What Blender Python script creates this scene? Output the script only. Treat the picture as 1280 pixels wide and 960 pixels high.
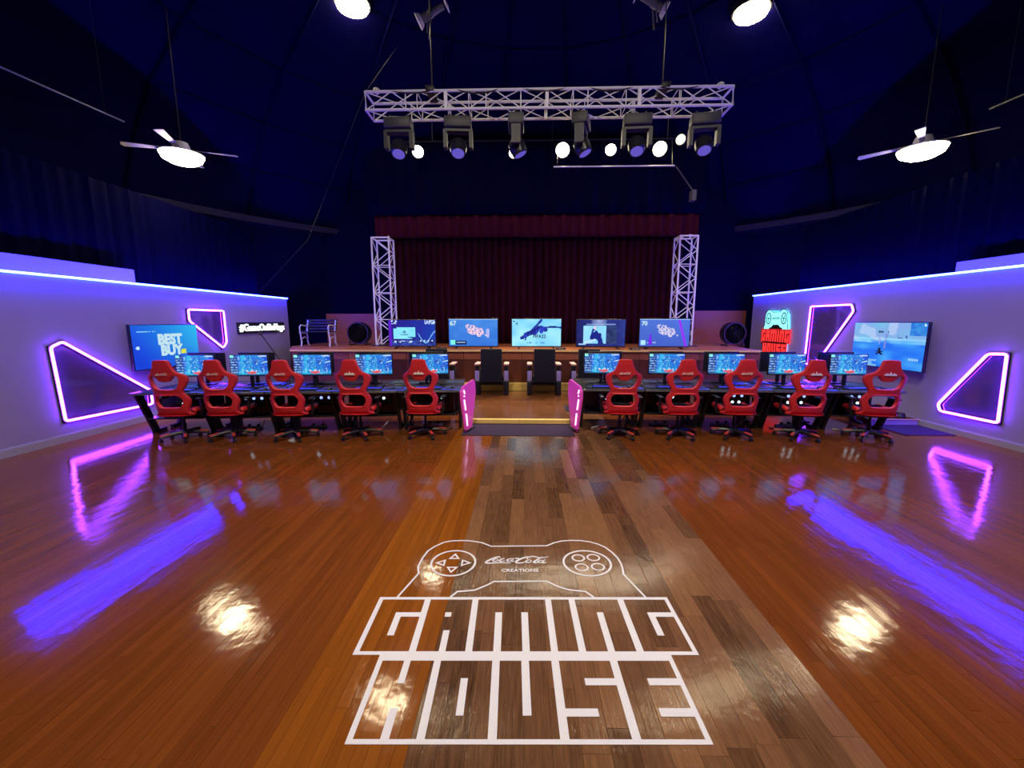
import bpy, bmesh, math, random
from math import pi, sin, cos, radians as R
from mathutils import Vector, Matrix
random.seed(7)
SC = bpy.context.scene
COL = SC.collection
for o in list(bpy.data.objects): bpy.data.objects.remove(o)

# ------------------------------------------------------------------ camera, world, exposure
CAM_H = 1.85
YAW, PITCH = R(1.65), R(8.62)
Rv = Vector((cos(YAW), sin(YAW), 0))
Fv = Vector((-sin(YAW)*cos(PITCH), cos(YAW)*cos(PITCH), -sin(PITCH)))
Uv = Rv.cross(Fv)
cd = bpy.data.cameras.new('camera'); cam = bpy.data.objects.new('camera', cd); COL.objects.link(cam)
cd.sensor_width = 36; cd.lens = 515/1280*36; cd.clip_end = 100; cd.clip_start = 0.05
m = Matrix((Rv, Uv, -Fv)).transposed().to_4x4(); m.translation = (0, 0, CAM_H)
cam.matrix_world = m
SC.camera = cam
w = bpy.data.worlds.new('world'); SC.world = w; w.use_nodes = True
w.node_tree.nodes['Background'].inputs[0].default_value = (0.004, 0.004, 0.02, 1)
w.node_tree.nodes['Background'].inputs[1].default_value = 1
vs = SC.view_settings
vs.view_transform = 'Standard'; vs.look = 'None'; vs.gamma = 1; vs.use_curve_mapping = False
vs.exposure = -0.5
SC.cycles.use_denoising = True
SC.cycles.max_bounces = 8
SC.cycles.sample_clamp_indirect = 6
# strengths of the lamps, seen and added
L_BOWL = 75      # bowl lamps on the vault and under the fans
L_SPOT = 90      # stage spot lamps
L_STRIP = 430      # blue strips along the partition tops
L_NEON = 60       # violet tubes round the mirrors
P_SPOT = 1300      # watts in the beam of each stage spot lamp
P_DOWN = 1500     # watts thrown down by each bowl lamp's reflector

# ------------------------------------------------------------------ materials
def lin(c):
    f = lambda v: v/12.92 if v <= .04045 else ((v+.055)/1.055)**2.4
    return tuple(f(v/255.0) for v in c)
MATS = {}
def mat(name, col, rough=.5, metal=0, emit=None, es=0, noise=0, nscale=20, bump=0, spec=.5, coat=0, trans=0):
    if name in MATS: return MATS[name]
    M = bpy.data.materials.new(name); M.use_nodes = True
    nt = M.node_tree; b = nt.nodes['Principled BSDF']
    c = (*col[:3], 1)
    b.inputs['Base Color'].default_value = c
    b.inputs['Roughness'].default_value = rough; b.inputs['Metallic'].default_value = metal
    b.inputs['Specular IOR Level'].default_value = spec
    b.inputs['Coat Weight'].default_value = coat
    b.inputs['Transmission Weight'].default_value = trans
    if emit:
        b.inputs['Emission Color'].default_value = (*emit, 1); b.inputs['Emission Strength'].default_value = es
    if noise or bump:
        tc = nt.nodes.new('ShaderNodeTexCoord'); n = nt.nodes.new('ShaderNodeTexNoise')
        n.inputs['Scale'].default_value = nscale; n.inputs['Detail'].default_value = 5
        nt.links.new(tc.outputs['Object'], n.inputs['Vector'])
        if noise:
            mx = nt.nodes.new('ShaderNodeMix'); mx.data_type = 'RGBA'
            mx.inputs['A'].default_value = tuple(v*(1-noise) for v in col[:3])+(1,)
            mx.inputs['B'].default_value = tuple(min(1, v*(1+noise)) for v in col[:3])+(1,)
            nt.links.new(n.outputs['Fac'], mx.inputs['Factor']); nt.links.new(mx.outputs['Result'], b.inputs['Base Color'])
        if bump:
            bp = nt.nodes.new('ShaderNodeBump'); bp.inputs['Strength'].default_value = bump; bp.inputs['Distance'].default_value = .01
            nt.links.new(n.outputs['Fac'], bp.inputs['Height']); nt.links.new(bp.outputs['Normal'], b.inputs['Normal'])
    MATS[name] = M
    return M

def wood(name, c1, c2, rough=.2, grain=(30, 1.2, 30), bump=.05, pv=.42, rvar=.08, wob=.0):
    """varnished wood: tone per plank from random-per-island and random-per-object, grain along the board"""
    M = bpy.data.materials.new(name); M.use_nodes = True
    nt = M.node_tree; N = nt.nodes; Lk = nt.links; b = N['Principled BSDF']
    geo = N.new('ShaderNodeNewGeometry'); oi = N.new('ShaderNodeObjectInfo')
    add = N.new('ShaderNodeMath'); add.operation = 'ADD'
    Lk.new(geo.outputs['Random Per Island'], add.inputs[0]); Lk.new(oi.outputs['Random'], add.inputs[1])
    fr = N.new('ShaderNodeMath'); fr.operation = 'FRACT'; Lk.new(add.outputs[0], fr.inputs[0])
    mp = N.new('ShaderNodeMapping'); mp.inputs['Scale'].default_value = grain
    Lk.new(geo.outputs['Position'], mp.inputs['Vector'])
    off = N.new('ShaderNodeCombineXYZ'); mul = N.new('ShaderNodeMath'); mul.operation = 'MULTIPLY'; mul.inputs[1].default_value = 50
    Lk.new(fr.outputs[0], mul.inputs[0]); Lk.new(mul.outputs[0], off.inputs[1]); Lk.new(off.outputs[0], mp.inputs['Location'])
    ns = N.new('ShaderNodeTexNoise'); ns.inputs['Scale'].default_value = 1; ns.inputs['Detail'].default_value = 6; ns.inputs['Roughness'].default_value = .65
    Lk.new(mp.outputs[0], ns.inputs['Vector'])
    cl = N.new('ShaderNodeTexNoise'); cl.inputs['Scale'].default_value = .8; cl.inputs['Detail'].default_value = 3
    Lk.new(geo.outputs['Position'], cl.inputs['Vector'])
    # factor = .45*plank + .4*grain + .15*cloud
    def ma(op, a, bb):
        n = N.new('ShaderNodeMath'); n.operation = op
        for i, x in enumerate((a, bb)):
            if isinstance(x, (int, float)): n.inputs[i].default_value = x
            else: Lk.new(x, n.inputs[i])
        return n.outputs[0]
    f = ma('ADD', ma('ADD', ma('MULTIPLY', fr.outputs[0], pv), ma('MULTIPLY', ns.outputs['Fac'], .75)), ma('MULTIPLY', cl.outputs['Fac'], .35))
    f = ma('SUBTRACT', f, .12+.5*pv)
    mx = N.new('ShaderNodeMix'); mx.data_type = 'RGBA'; mx.inputs['A'].default_value = (*c1, 1); mx.inputs['B'].default_value = (*c2, 1)
    Lk.new(f, mx.inputs['Factor']); Lk.new(mx.outputs['Result'], b.inputs['Base Color'])
    # gloss: worn patches
    wn = N.new('ShaderNodeTexNoise'); wn.inputs['Scale'].default_value = 2.3; wn.inputs['Detail'].default_value = 5
    Lk.new(geo.outputs['Position'], wn.inputs['Vector'])
    Lk.new(ma('ADD', ma('MULTIPLY', wn.outputs['Fac'], rvar*2), rough-rvar), b.inputs['Roughness'])
    bp = N.new('ShaderNodeBump'); bp.inputs['Strength'].default_value = bump; bp.inputs['Distance'].default_value = .004
    Lk.new(ns.outputs['Fac'], bp.inputs['Height'])
    if wob:
        b2 = N.new('ShaderNodeBump'); b2.inputs['Strength'].default_value = wob; b2.inputs['Distance'].default_value = .01
        w2 = N.new('ShaderNodeTexNoise'); w2.inputs['Scale'].default_value = 9; w2.inputs['Detail'].default_value = 2
        Lk.new(geo.outputs['Position'], w2.inputs['Vector']); Lk.new(w2.outputs['Fac'], b2.inputs['Height'])
        Lk.new(b2.outputs['Normal'], bp.inputs['Normal'])
    Lk.new(bp.outputs['Normal'], b.inputs['Normal'])
    MATS[name] = M
    return M

M_FLOOR = wood('brown_oak', lin((88, 43, 15)), lin((148, 80, 31)), rough=.085, rvar=.04, grain=(55, 1.6, 40), bump=.10, wob=.12, pv=.26)
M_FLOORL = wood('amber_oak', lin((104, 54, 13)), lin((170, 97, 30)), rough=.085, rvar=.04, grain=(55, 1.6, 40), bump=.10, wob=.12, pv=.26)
M_AISLE = wood('dark_walnut', lin((46, 25, 15)), lin((160, 112, 74)), rough=.11, rvar=.06, grain=(60, 4.5, 60), bump=.45, wob=.14)
M_DECK = wood('deck_wood', lin((70, 38, 20)), lin((150, 92, 48)), rough=.25, grain=(40, 2, 40), bump=.08)
M_FASCIA = wood('fascia_wood', lin((120, 62, 32)), lin((190, 110, 66)), rough=.4, grain=(2, 20, 40), bump=.05)
M_FASCIAD = wood('fascia_dark_wood', lin((66, 28, 18)), lin((120, 60, 38)), rough=.4, grain=(30, 20, 3), bump=.05)
M_WAIN = wood('wainscot_wood', lin((112, 58, 28)), lin((176, 100, 54)), rough=.35, grain=(4, 20, 30), bump=.05)
M_YELLOW = wood('yellow_board', lin((232, 188, 92)), lin((255, 226, 150)), rough=.45, grain=(2, 20, 30), bump=.03)
M_WALL = mat('violet_tinted_wall', (.40, .335, .62), .55, noise=.05, nscale=3, bump=.03)  # white walls; purple of the strips and neon put into the colour
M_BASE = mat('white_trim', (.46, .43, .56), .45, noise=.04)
M_NAVY = mat('navy_vault', (.0006, .0004, .030), .8, noise=.35, nscale=1.2, bump=.05, spec=.05)
M_NAVY2 = mat('navy_wall', (.0006, .0004, .020), .8, noise=.35, nscale=1.5, spec=.05)
M_CORN = mat('cornice_paint', (.004, .003, .008), .6, noise=.3, nscale=3)
M_CURT = mat('oxblood_velvet', (.036, .0013, .008), .85, noise=.25, nscale=4, spec=.15)
M_VAL = mat('valance_velvet', (.06, .0025, .013), .85, noise=.25, nscale=4, spec=.15)
M_GLOWDRAPE = mat('glow_drape', (.0003, .0003, .014), .9, noise=.2, spec=.02)  # cloth of the added drapes, tinted blue to carry the strip glow
M_BLACK = mat('black_plastic', (.012, .012, .015), .35, noise=.2)
M_BLACKM = mat('black_metal', (.02, .02, .024), .45, metal=.3, noise=.2)
M_DESK = mat('black_laminate', (.03, .028, .034), .22, noise=.25, nscale=12)
M_GREY = mat('grey_metal', (.16, .16, .15), .5, metal=.4, noise=.25)
M_HOUS = mat('dark_housing', (.045, .045, .045), .5, noise=.25)
M_ALU = mat('aluminium', (.95, .92, .95), .4, metal=0, noise=.12, nscale=8)
M_CHROME = mat('chrome', (.8, .8, .82), .15, metal=1)
M_RED = mat('red_vinyl', (.72, .028, .038), .42, noise=.12, nscale=30, bump=.04)
M_REDP = mat('red_plastic', (.55, .045, .03), .35, noise=.1)
M_BLKF = mat('black_fabric', (.004, .0035, .008), .9, noise=.3, nscale=60, bump=.1)
M_WHITE = mat('white_vinyl', (.80, .78, .80), .38, noise=.03)
M_WHITEP = mat('white_plastic', (.7, .7, .72), .4, noise=.05)
M_TAN = mat('tan_pad', (.70, .42, .36), .5, noise=.1)
M_LAV = mat('lavender_panel', (.34, .26, .62), .5, noise=.1)
M_MIRROR = mat('tinted_mirror', (.36, .22, .66), .06, metal=.72, noise=.03)
M_CARPET = mat('dark_carpet', (.045, .03, .075), .95, noise=.4, nscale=120, bump=.3, spec=.1)
M_RISER = mat('painted_riser', (.30, .26, .42), .6, noise=.15)
M_GLASSY = mat('dark_glass', (.01, .01, .016), .06, noise=.1)
M_BLADE = mat('fan_blade', (.35, .33, .36), .5, noise=.15)
def emis(name, col, s):
    return mat(name, (.02, .02, .02), .4, emit=col, es=s)
E_STRIP = emis('blue_led', (.0042, .0085, 1), L_STRIP)
E_NEON = emis('violet_neon', (.23, .03, 1), L_NEON)
E_BOWL = emis('bowl_glass', (1, .80, .50), L_BOWL)
E_SPOT = emis('spot_lens', (1, .86, .58), L_SPOT)
E_SPOTD = emis('dim_spot_lens', (1, .9, .62), 3)
E_LENSB = emis('blue_lens', (.22, .16, 1), .7)
E_WHITE = emis('white_led', (.9, .95, 1), 7)
E_SIGNW = emis('sign_white', (.85, 1, .92), 2.6)
E_CYAN = emis('sign_cyan', (.25, .95, 1), 2.2)
E_GLOW = emis('sign_cyan_edge', (.10, .75, 1), 5)
E_REDS = emis('sign_red', (1, .03, .03), 1.9)
M_DKRED = mat('sign_dark_red', (.10, .004, .006), .5)
E_PINK = mat('pink_acrylic', (.62, .10, .52), .25, emit=(1, .03, .42), es=.34)
E_DASH = emis('pink_led_dash', (1, .55, 1), 4)
E_KEY = emis('blue_keys', (.03, .04, 1), .9)
M_PAD = mat('pad_cloth', (.02, .02, .07), .8, noise=.3)
E_PAD = emis('pad_edge_led', (.06, .08, 1), 1.6)
E_DOT = emis('fan_led', (.30, .42, 1), 2.2)
E_DOTW = emis('fan_led_white', (.7, .9, 1), 2.4)
E_TEXT = emis('screen_white', (.62, .9, 1), 1.2)
E_TAG = emis('screen_yellow', (.75, .8, .05), 1.3)

def pic_mat():
    M = bpy.data.materials.new('screen_picture'); M.use_nodes = True; nt = M.node_tree
    b = nt.nodes['Principled BSDF']; a = nt.nodes.new('ShaderNodeAttribute'); a.attribute_name = 'Col'
    b.inputs['Base Color'].default_value = (.01, .01, .01, 1); b.inputs['Roughness'].default_value = .25
    nt.links.new(a.outputs['Color'], b.inputs['Emission Color']); b.inputs['Emission Strength'].default_value = 1.55
    return M
M_PIC = pic_mat()

# ------------------------------------------------------------------ mesh helpers
class MB:
    def __init__(s): s.v = []; s.f = []
    def add(s, vs_, fs_):
        k = len(s.v); s.v += [tuple(p) for p in vs_]; s.f += [tuple(i+k for i in f) for f in fs_]; return s
    def box(s, c, d, rot=None):
        x, y, z = (q/2 for q in d)
        P = [Vector(p) for p in ((-x,-y,-z),(x,-y,-z),(x,y,-z),(-x,y,-z),(-x,-y,z),(x,-y,z),(x,y,z),(-x,y,z))]
        if rot is not None: P = [rot @ p for p in P]
        return s.add([p+Vector(c) for p in P], [(0,3,2,1),(4,5,6,7),(0,1,5,4),(1,2,6,5),(2,3,7,6),(3,0,4,7)])
    def b2(s, a, b):
        return s.box([(p+q)/2 for p, q in zip(a, b)], [abs(q-p) for p, q in zip(a, b)])
    def tube(s, pts, r, n=8, closed=False, cap=True):
        pts = [Vector(p) for p in pts]; rs = r if isinstance(r, (list, tuple)) else [r]*len(pts)
        rings = []; L = len(pts)
        up = None
        for i, p in enumerate(pts):
            a = pts[(i-1) % L] if (closed or i > 0) else p
            b = pts[(i+1) % L] if (closed or i < L-1) else p
            t = ((p-a).normalized() if (p-a).length > 1e-9 else Vector()) + ((b-p).normalized() if (b-p).length > 1e-9 else Vector())
            t = t.normalized() if t.length > 1e-9 else Vector((0, 0, 1))
            if up is None or abs(t.dot(up)) > .98: up = Vector((0, 0, 1)) if abs(t.z) < .9 else Vector((0, 1, 0))
            x = t.cross(up).normalized(); y = x.cross(t).normalized(); up = y
            rings.append([p + (x*cos(2*pi*k/n)+y*sin(2*pi*k/n))*rs[i] for k in range(n)])
        k0 = len(s.v); s.v += [tuple(q) for rr in rings for q in rr]
        for i in range(L if closed else L-1):
            j = (i+1) % L
            for k in range(n):
                s.f.append((k0+i*n+k, k0+i*n+(k+1) % n, k0+j*n+(k+1) % n, k0+j*n+k))
        if not closed and cap:
            s.f.append(tuple(k0+k for k in range(n))[::-1]); s.f.append(tuple(k0+(L-1)*n+k for k in range(n)))
        return s
    def bar(s, a, b, r, n=6): return s.tube([a, b], r, n)
    def lathe(s, prof, n=16, c=(0,0,0), axis='z', ang=2*pi):
        rings = []
        for (r, h) in prof:
            row = []
            for k in range(n):
                a = ang*k/n
                p = (r*cos(a), r*sin(a), h)
                if axis == 'y': p = (p[0], p[2], p[1])
                if axis == 'x': p = (p[2], p[0], p[1])
                row.append(Vector(p)+Vector(c))
            rings.append(row)
        k0 = len(s.v); s.v += [tuple(q) for rr in rings for q in rr]
        for i in range(len(prof)-1):
            for k in range(n):
                s.f.append((k0+i*n+k, k0+i*n+(k+1) % n, k0+(i+1)*n+(k+1) % n, k0+(i+1)*n+k))
        if prof[0][0] > 1e-6: s.f.append(tuple(k0+k for k in range(n))[::-1])
        if prof[-1][0] > 1e-6: s.f.append(tuple(k0+(len(prof)-1)*n+k for k in range(n)))
        return s
    def prism(s, poly, y0, y1):
        """polygon in local x,z pushed from y0 to y1"""
        n = len(poly)
        return s.add([(x, y0, z) for x, z in poly]+[(x, y1, z) for x, z in poly],
                     [tuple(range(n)), tuple(range(n, 2*n))[::-1]]+[(i, i+n, (i+1) % n+n, (i+1) % n) for i in range(n)])
    def sheet(s, poly, z0, z1):
        """polygon in x,y pushed from z0 to z1"""
        n = len(poly)
        return s.add([(x, y, z0) for x, y in poly]+[(x, y, z1) for x, y in poly],
                     [tuple(range(n))[::-1], tuple(range(n, 2*n))]+[(i, (i+1) % n, (i+1) % n+n, i+n) for i in range(n)])
    def ribbon(s, pts, wd, z0, z1, closed=False, plane='xy'):
        """flat line of width wd through 2-D points, mitred"""
        P = [Vector((p[0], p[1])) for p in pts]; L = len(P)
        ws = wd if isinstance(wd, (list, tuple)) else [wd]*L
        lo, hi = [], []
        for i, p in enumerate(P):
            a = P[(i-1) % L] if (closed or i > 0) else None
            b = P[(i+1) % L] if (closed or i < L-1) else None
            d1 = (p-a).normalized() if a is not None else None
            d2 = (b-p).normalized() if b is not None else None
            if d1 is None: d1 = d2
            if d2 is None: d2 = d1
            n1 = Vector((-d1.y, d1.x)); n2 = Vector((-d2.y, d2.x)); nn = (n1+n2)
            nn = nn.normalized() if nn.length > 1e-6 else n1
            k = 1/max(.4, nn.dot(n1))
            lo.append(p-nn*ws[i]/2*k); hi.append(p+nn*ws[i]/2*k)
        k0 = len(s.v)
        def put(q, z): return (q.x, q.y, z) if plane == 'xy' else (q.x, z, q.y)
        for i in range(L): s.v += [put(lo[i], z0), put(hi[i], z0), put(lo[i], z1), put(hi[i], z1)]
        for i in range(L if closed else L-1):
            a, b = k0+4*i, k0+4*((i+1) % L)
            s.f += [(a+2, b+2, b+3, a+3), (a, a+1, b+1, b), (a, b, b+2, a+2), (a+1, a+3, b+3, b+1)]
        if not closed:
            a, b = k0, k0+4*(L-1); s.f += [(a, a+2, a+3, a+1), (b, b+1, b+3, b+2)]
        return s
    def mesh(s, name, mt, smooth=False):
        me = bpy.data.meshes.new(name); me.from_pydata(s.v, [], s.f); me.update()
        bm = bmesh.new(); bm.from_mesh(me); bmesh.ops.recalc_face_normals(bm, faces=bm.faces); bm.to_mesh(me); bm.free()
        me.materials.append(mt)
        if smooth:
            for p in me.polygons: p.use_smooth = True
            me.set_sharp_from_angle(angle=R(38))
        return me
    def build(s, name, mt, parent=None, smooth=False, loc=None, rz=None):
        o = bpy.data.objects.new(name, s.mesh(name, mt, smooth)); COL.objects.link(o)
        if parent: o.parent = parent
        if loc: o.location = loc
        if rz is not None: o.rotation_euler.z = rz
        return o
def rbox(name, c, d, bev, mt, parent=None, seg=2, rot=None):
    """box with rounded edges"""
    bm = bmesh.new(); bmesh.ops.create_cube(bm, size=1)
    for v in bm.verts: v.co = Vector((v.co.x*d[0], v.co.y*d[1], v.co.z*d[2]))
    bmesh.ops.bevel(bm, geom=list(bm.edges), offset=min(bev, min(d)*.49), segments=seg, affect='EDGES', profile=.5)
    if rot: bmesh.ops.rotate(bm, verts=bm.verts, cent=(0,0,0), matrix=rot)
    bmesh.ops.translate(bm, verts=bm.verts, vec=Vector(c))
    me = bpy.data.meshes.new(name); bm.to_mesh(me); bm.free(); me.materials.append(mt)
    for p in me.polygons: p.use_smooth = True
    me.set_sharp_from_angle(angle=R(50))
    o = bpy.data.objects.new(name, me); COL.objects.link(o)
    if parent: o.parent = parent
    return o
def tag(o, label, cat, group=None):
    o['label'] = label; o['category'] = cat
    if group: o['group'] = group
    return o
def thing(name, label, cat, loc=(0,0,0), rz=0, group=None):
    o = bpy.data.objects.new(name, None); COL.objects.link(o); o.empty_display_size = .1
    o.location = loc; o.rotation_euler = (0, 0, rz)
    return tag(o, label, cat, group)
def struct(o): o['kind'] = 'structure'; return o
def copy_tree(o, parent=None):
    c = o.copy(); COL.objects.link(c)
    if parent: c.parent = parent
    for ch in list(o.children): copy_tree(ch, c)
    return c
def dup(o, loc, rz, label=None):
    c = copy_tree(o); c.location = loc; c.rotation_euler = (0, 0, rz)
    if label: c['label'] = label
    return c
def text(name, s, size, mt, parent, loc=(0,0,0), depth=.004, bold=0, sx=1, align='CENTER', flat=False, shear=0, sp=1):
    cu = bpy.data.curves.new(name, 'FONT'); cu.body = s; cu.size = size; cu.extrude = depth; cu.offset = bold
    cu.align_x = align; cu.align_y = 'CENTER'; cu.shear = shear; cu.space_character = sp; cu.resolution_u = 3
    t = bpy.data.objects.new(name, cu); COL.objects.link(t)
    dg = bpy.context.evaluated_depsgraph_get()
    me = bpy.data.meshes.new_from_object(t.evaluated_get(dg)); bpy.data.objects.remove(t)
    for v in me.vertices:
        x, y, z = v.co; x *= sx
        v.co = (x, y, z) if flat else (x, -z, y)
    me.materials.clear(); me.materials.append(mt)
    o = bpy.data.objects.new(name, me); COL.objects.link(o); o.parent = parent; o.location = loc
    return o
def picture(name, wd, ht, nx, ny, fn):
    """flat screen picture, faces -Y, each cell coloured by fn(u,v) in 0-255 display values; origin at centre"""
    v = [((i/nx-.5)*wd, 0, (j/ny-.5)*ht) for j in range(ny+1) for i in range(nx+1)]
    f = [(j*(nx+1)+i, j*(nx+1)+i+1, (j+1)*(nx+1)+i+1, (j+1)*(nx+1)+i) for j in range(ny) for i in range(nx)]
    me = bpy.data.meshes.new(name); me.from_pydata(v, [], f)
    a = me.color_attributes.new('Col', 'FLOAT_COLOR', 'CORNER'); buf = []
    for j in range(ny):
        for i in range(nx):
            c = lin([min(255, max(0, q)) for q in fn((i+.5)/nx, (j+.5)/ny)])
            buf += [*c, 1]*4
    a.data.foreach_set('color', buf); me.materials.append(M_PIC); me.update()
    return me
def inst(name, me, parent=None, loc=(0,0,0), rz=0):
    o = bpy.data.objects.new(name, me); COL.objects.link(o); o.parent = parent; o.location = loc; o.rotation_euler.z = rz
    return o
def nz(x, y, s=0):
    """smooth value noise"""
    def h(i, j): return (sin(i*127.1+j*311.7+s*74.7)*43758.5453) % 1
    i, j = math.floor(x), math.floor(y); a, b = x-i, y-j; a = a*a*(3-2*a); b = b*b*(3-2*b)
    return (h(i,j)*(1-a)+h(i+1,j)*a)*(1-b)+(h(i,j+1)*(1-a)+h(i+1,j+1)*a)*b

# ------------------------------------------------------------------ the setting
XL, XR = -7.1, 7.15          # faces of the two white partitions
CX, CY, RAD = .3, 6.0, 10.6  # round hall
ring = lambda r, n, z: [(CX+r*cos(2*pi*k/n), CY+r*sin(2*pi*k/n), z) for k in range(n)]
floor = MB().sheet([(p[0], p[1]) for p in ring(RAD, 48, 0)], -.12, -.022).build('floor', mat('subfloor', (.05, .025, .012), .8, noise=.2))
struct(floor)
# floor boards: side fields of narrow strips, an aisle of wide dark boards
rf = random.Random(3)
boards = []
def field(x0, x1, n, l0, l1, y0, y1, mt):
    wd = (x1-x0)/n
    for i in range(n):
        y = y0-rf.random()*l1
        while y < y1:
            ln = l0+(l1-l0)*rf.random()
            a, b = max(y, y0), min(y+ln, y1)
            if b-a > .05: boards.append((x0+(i+.5)*wd, (a+b)/2, wd-.0012, b-a-.0012, mt, rf.uniform(-1, 1), rf.uniform(-1, 1)))
            y += ln
Y0F, Y1F = -1.2, 8.6
field(XL, -1.13, 105, .9, 2.2, Y0F, Y1F, M_FLOOR)
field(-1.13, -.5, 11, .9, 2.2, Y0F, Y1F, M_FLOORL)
field(-.5, 1.53, 16, .55, 1.25, Y0F, Y1F, M_AISLE)
field(1.53, XR, 99, .9, 2.2, Y0F, Y1F, M_FLOOR)
def seen(b):
    """projected size of a board in the photograph"""
    tot = 0
    for t in (.15, .5, .85):
        p = Vector((b[0], b[1]+(t-.5)*b[3], -CAM_H)); d = p.dot(Fv)
        if d < .3: continue
        u, v = 515*p.dot(Rv)/d, -515*p.dot(Uv)/d
        if abs(u) < 650 and abs(v) < 490: tot += b[2]*b[3]/3*515*515*CAM_H/d**3
    return tot
boards.sort(key=seen, reverse=True)
unit = {}
for mt in (M_FLOOR, M_FLOORL, M_AISLE):
    unit[mt] = MB().box((0,0,-.5), (1,1,1)).mesh('plank', mt)
rest = {M_FLOOR: MB(), M_FLOORL: MB(), M_AISLE: MB()}
for i, (x, y, wd, ln, mt, t1, t2) in enumerate(boards):
    tilt, dip = t1*R(.55), t2*R(.04)
    if i < 300:
        o = inst('plank', unit[mt], floor, (x, y, 0)); o.scale = (wd, ln, .02); o.rotation_euler = (dip, tilt, 0)
    else:
        rest[mt].box((x, y, -.01), (wd, ln, .02), Matrix.Rotation(tilt, 3, 'Y') @ Matrix.Rotation(dip, 3, 'X'))
for mt, nm in ((M_FLOOR, 'strip_boards'), (M_FLOORL, 'amber_boards'), (M_AISLE, 'aisle_boards')):
    o = rest[mt].build(nm, mt, floor); o['kind'] = 'stuff'
MB().sheet([(-7.5, 8.6), (7.6, 8.6), (7.6, 14), (-7.5, 14)], -.022, 0).build('far_boards', M_FLOOR, floor)
MB().sheet([(-7.5, -4), (7.6, -4), (7.6, -1.2), (-7.5, -1.2)], -.022, 0).build('near_boards', M_FLOOR, floor)

# round hall wall, cornice, vault with ribs
n = 48
rw = MB()
a, b = ring(RAD, n, -.02), ring(RAD, n, 4.85)
a2, b2 = ring(RAD+.2, n, -.02), ring(RAD+.2, n, 4.85)
rw.add(a+b+a2+b2, [(k, (k+1) % n, (k+1) % n+n, k+n) for k in range(n)]+[(k+2*n, k+3*n, (k+1) % n+3*n, (k+1) % n+2*n) for k in range(n)]
       + [(k+n, (k+1) % n+n, (k+1) % n+3*n, k+3*n) for k in range(n)])
struct(rw.build('wall_round', M_NAVY2))
PROF = [(10.6, 4.85), (9.9, 6.0), (9.0, 6.95), (7.7, 7.75), (5.6, 8.62), (3.0, 9.5), (.6, 9.95)]
def vault_z(x, y):
    r = math.hypot(x-CX, y-CY)
    for (r0, z0), (r1, z1) in zip(PROF, PROF[1:]):
        if r1 <= r <= r0: return z0+(z1-z0)*(r0-r)/(r0-r1)
    return 9.95
NV = 24
va = MB(); k0 = []
for (r, z) in PROF: va.v += [(CX+r*cos(2*pi*(k+.5)/NV), CY+r*sin(2*pi*(k+.5)/NV), z) for k in range(NV)]
for i in range(len(PROF)-1):
    for k in range(NV): va.f.append((i*NV+k, i*NV+(k+1) % NV, (i+1)*NV+(k+1) % NV, (i+1)*NV+k))
va.f.append(tuple((len(PROF)-1)*NV+k for k in range(NV)))
ceil = struct(va.build('ceiling', M_NAVY))
for k in range(NV):
    an = 2*pi*(k+.5)/NV
    MB().tube([(CX+r*cos(an)*.992, CY+r*sin(an)*.995, z-.02) for r, z in PROF], .035, 4).build('rib', M_NAVY, ceil)
for i in (1, 2, 3, 4, 5):
    r, z = PROF[i]
    MB().tube([(CX+(r-.03)*cos(2*pi*(k+.5)/NV), CY+(r-.03)*sin(2*pi*(k+.5)/NV), z-.01) for k in range(NV)], .028, 4, closed=True).build('hoop', M_NAVY, ceil)
co = MB()
pr = [(RAD-.02, 4.62), (RAD-.30, 4.70), (RAD-.34, 4.86), (RAD-.02, 4.94)]
for (r, z) in pr: co.v += ring(r, n, z)
for i in range(4):
    for k in range(n): co.f.append((i*n+k, i*n+(k+1) % n, ((i+1) % 4)*n+(k+1) % n, ((i+1) % 4)*n+k))
struct(co.build('trim_1', M_CORN))
# wall behind the stage
wb = MB().b2((-7.4, 14, 0), (7.95, 14.2, 7.42)).build('wall_back', M_NAVY2); struct(wb)
struct(MB().b2((-7.35, 13.94, 1.13), (-4.85, 14.0, 2.11)).build('trim_2', M_WAIN))
struct(MB().b2((5.55, 13.94, 1.13), (7.9, 14.0, 2.2)).build('trim_3', M_WAIN))
# white partitions
ZL, ZR = 2.52, 2.63
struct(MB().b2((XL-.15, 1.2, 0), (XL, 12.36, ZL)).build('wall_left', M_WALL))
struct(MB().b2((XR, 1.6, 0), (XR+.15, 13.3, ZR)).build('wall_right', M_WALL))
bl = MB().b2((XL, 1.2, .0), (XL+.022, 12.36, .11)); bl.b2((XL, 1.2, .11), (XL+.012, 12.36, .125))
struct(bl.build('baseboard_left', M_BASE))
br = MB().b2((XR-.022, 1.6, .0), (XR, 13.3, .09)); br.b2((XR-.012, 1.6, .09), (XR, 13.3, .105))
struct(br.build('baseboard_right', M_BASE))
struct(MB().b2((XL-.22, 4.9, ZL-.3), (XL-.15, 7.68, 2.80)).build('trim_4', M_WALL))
struct(MB().b2((XR+.15, 3.2, ZR-.3), (XR+.22, 7.40, 2.84)).build('trim_5', M_WALL))
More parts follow.
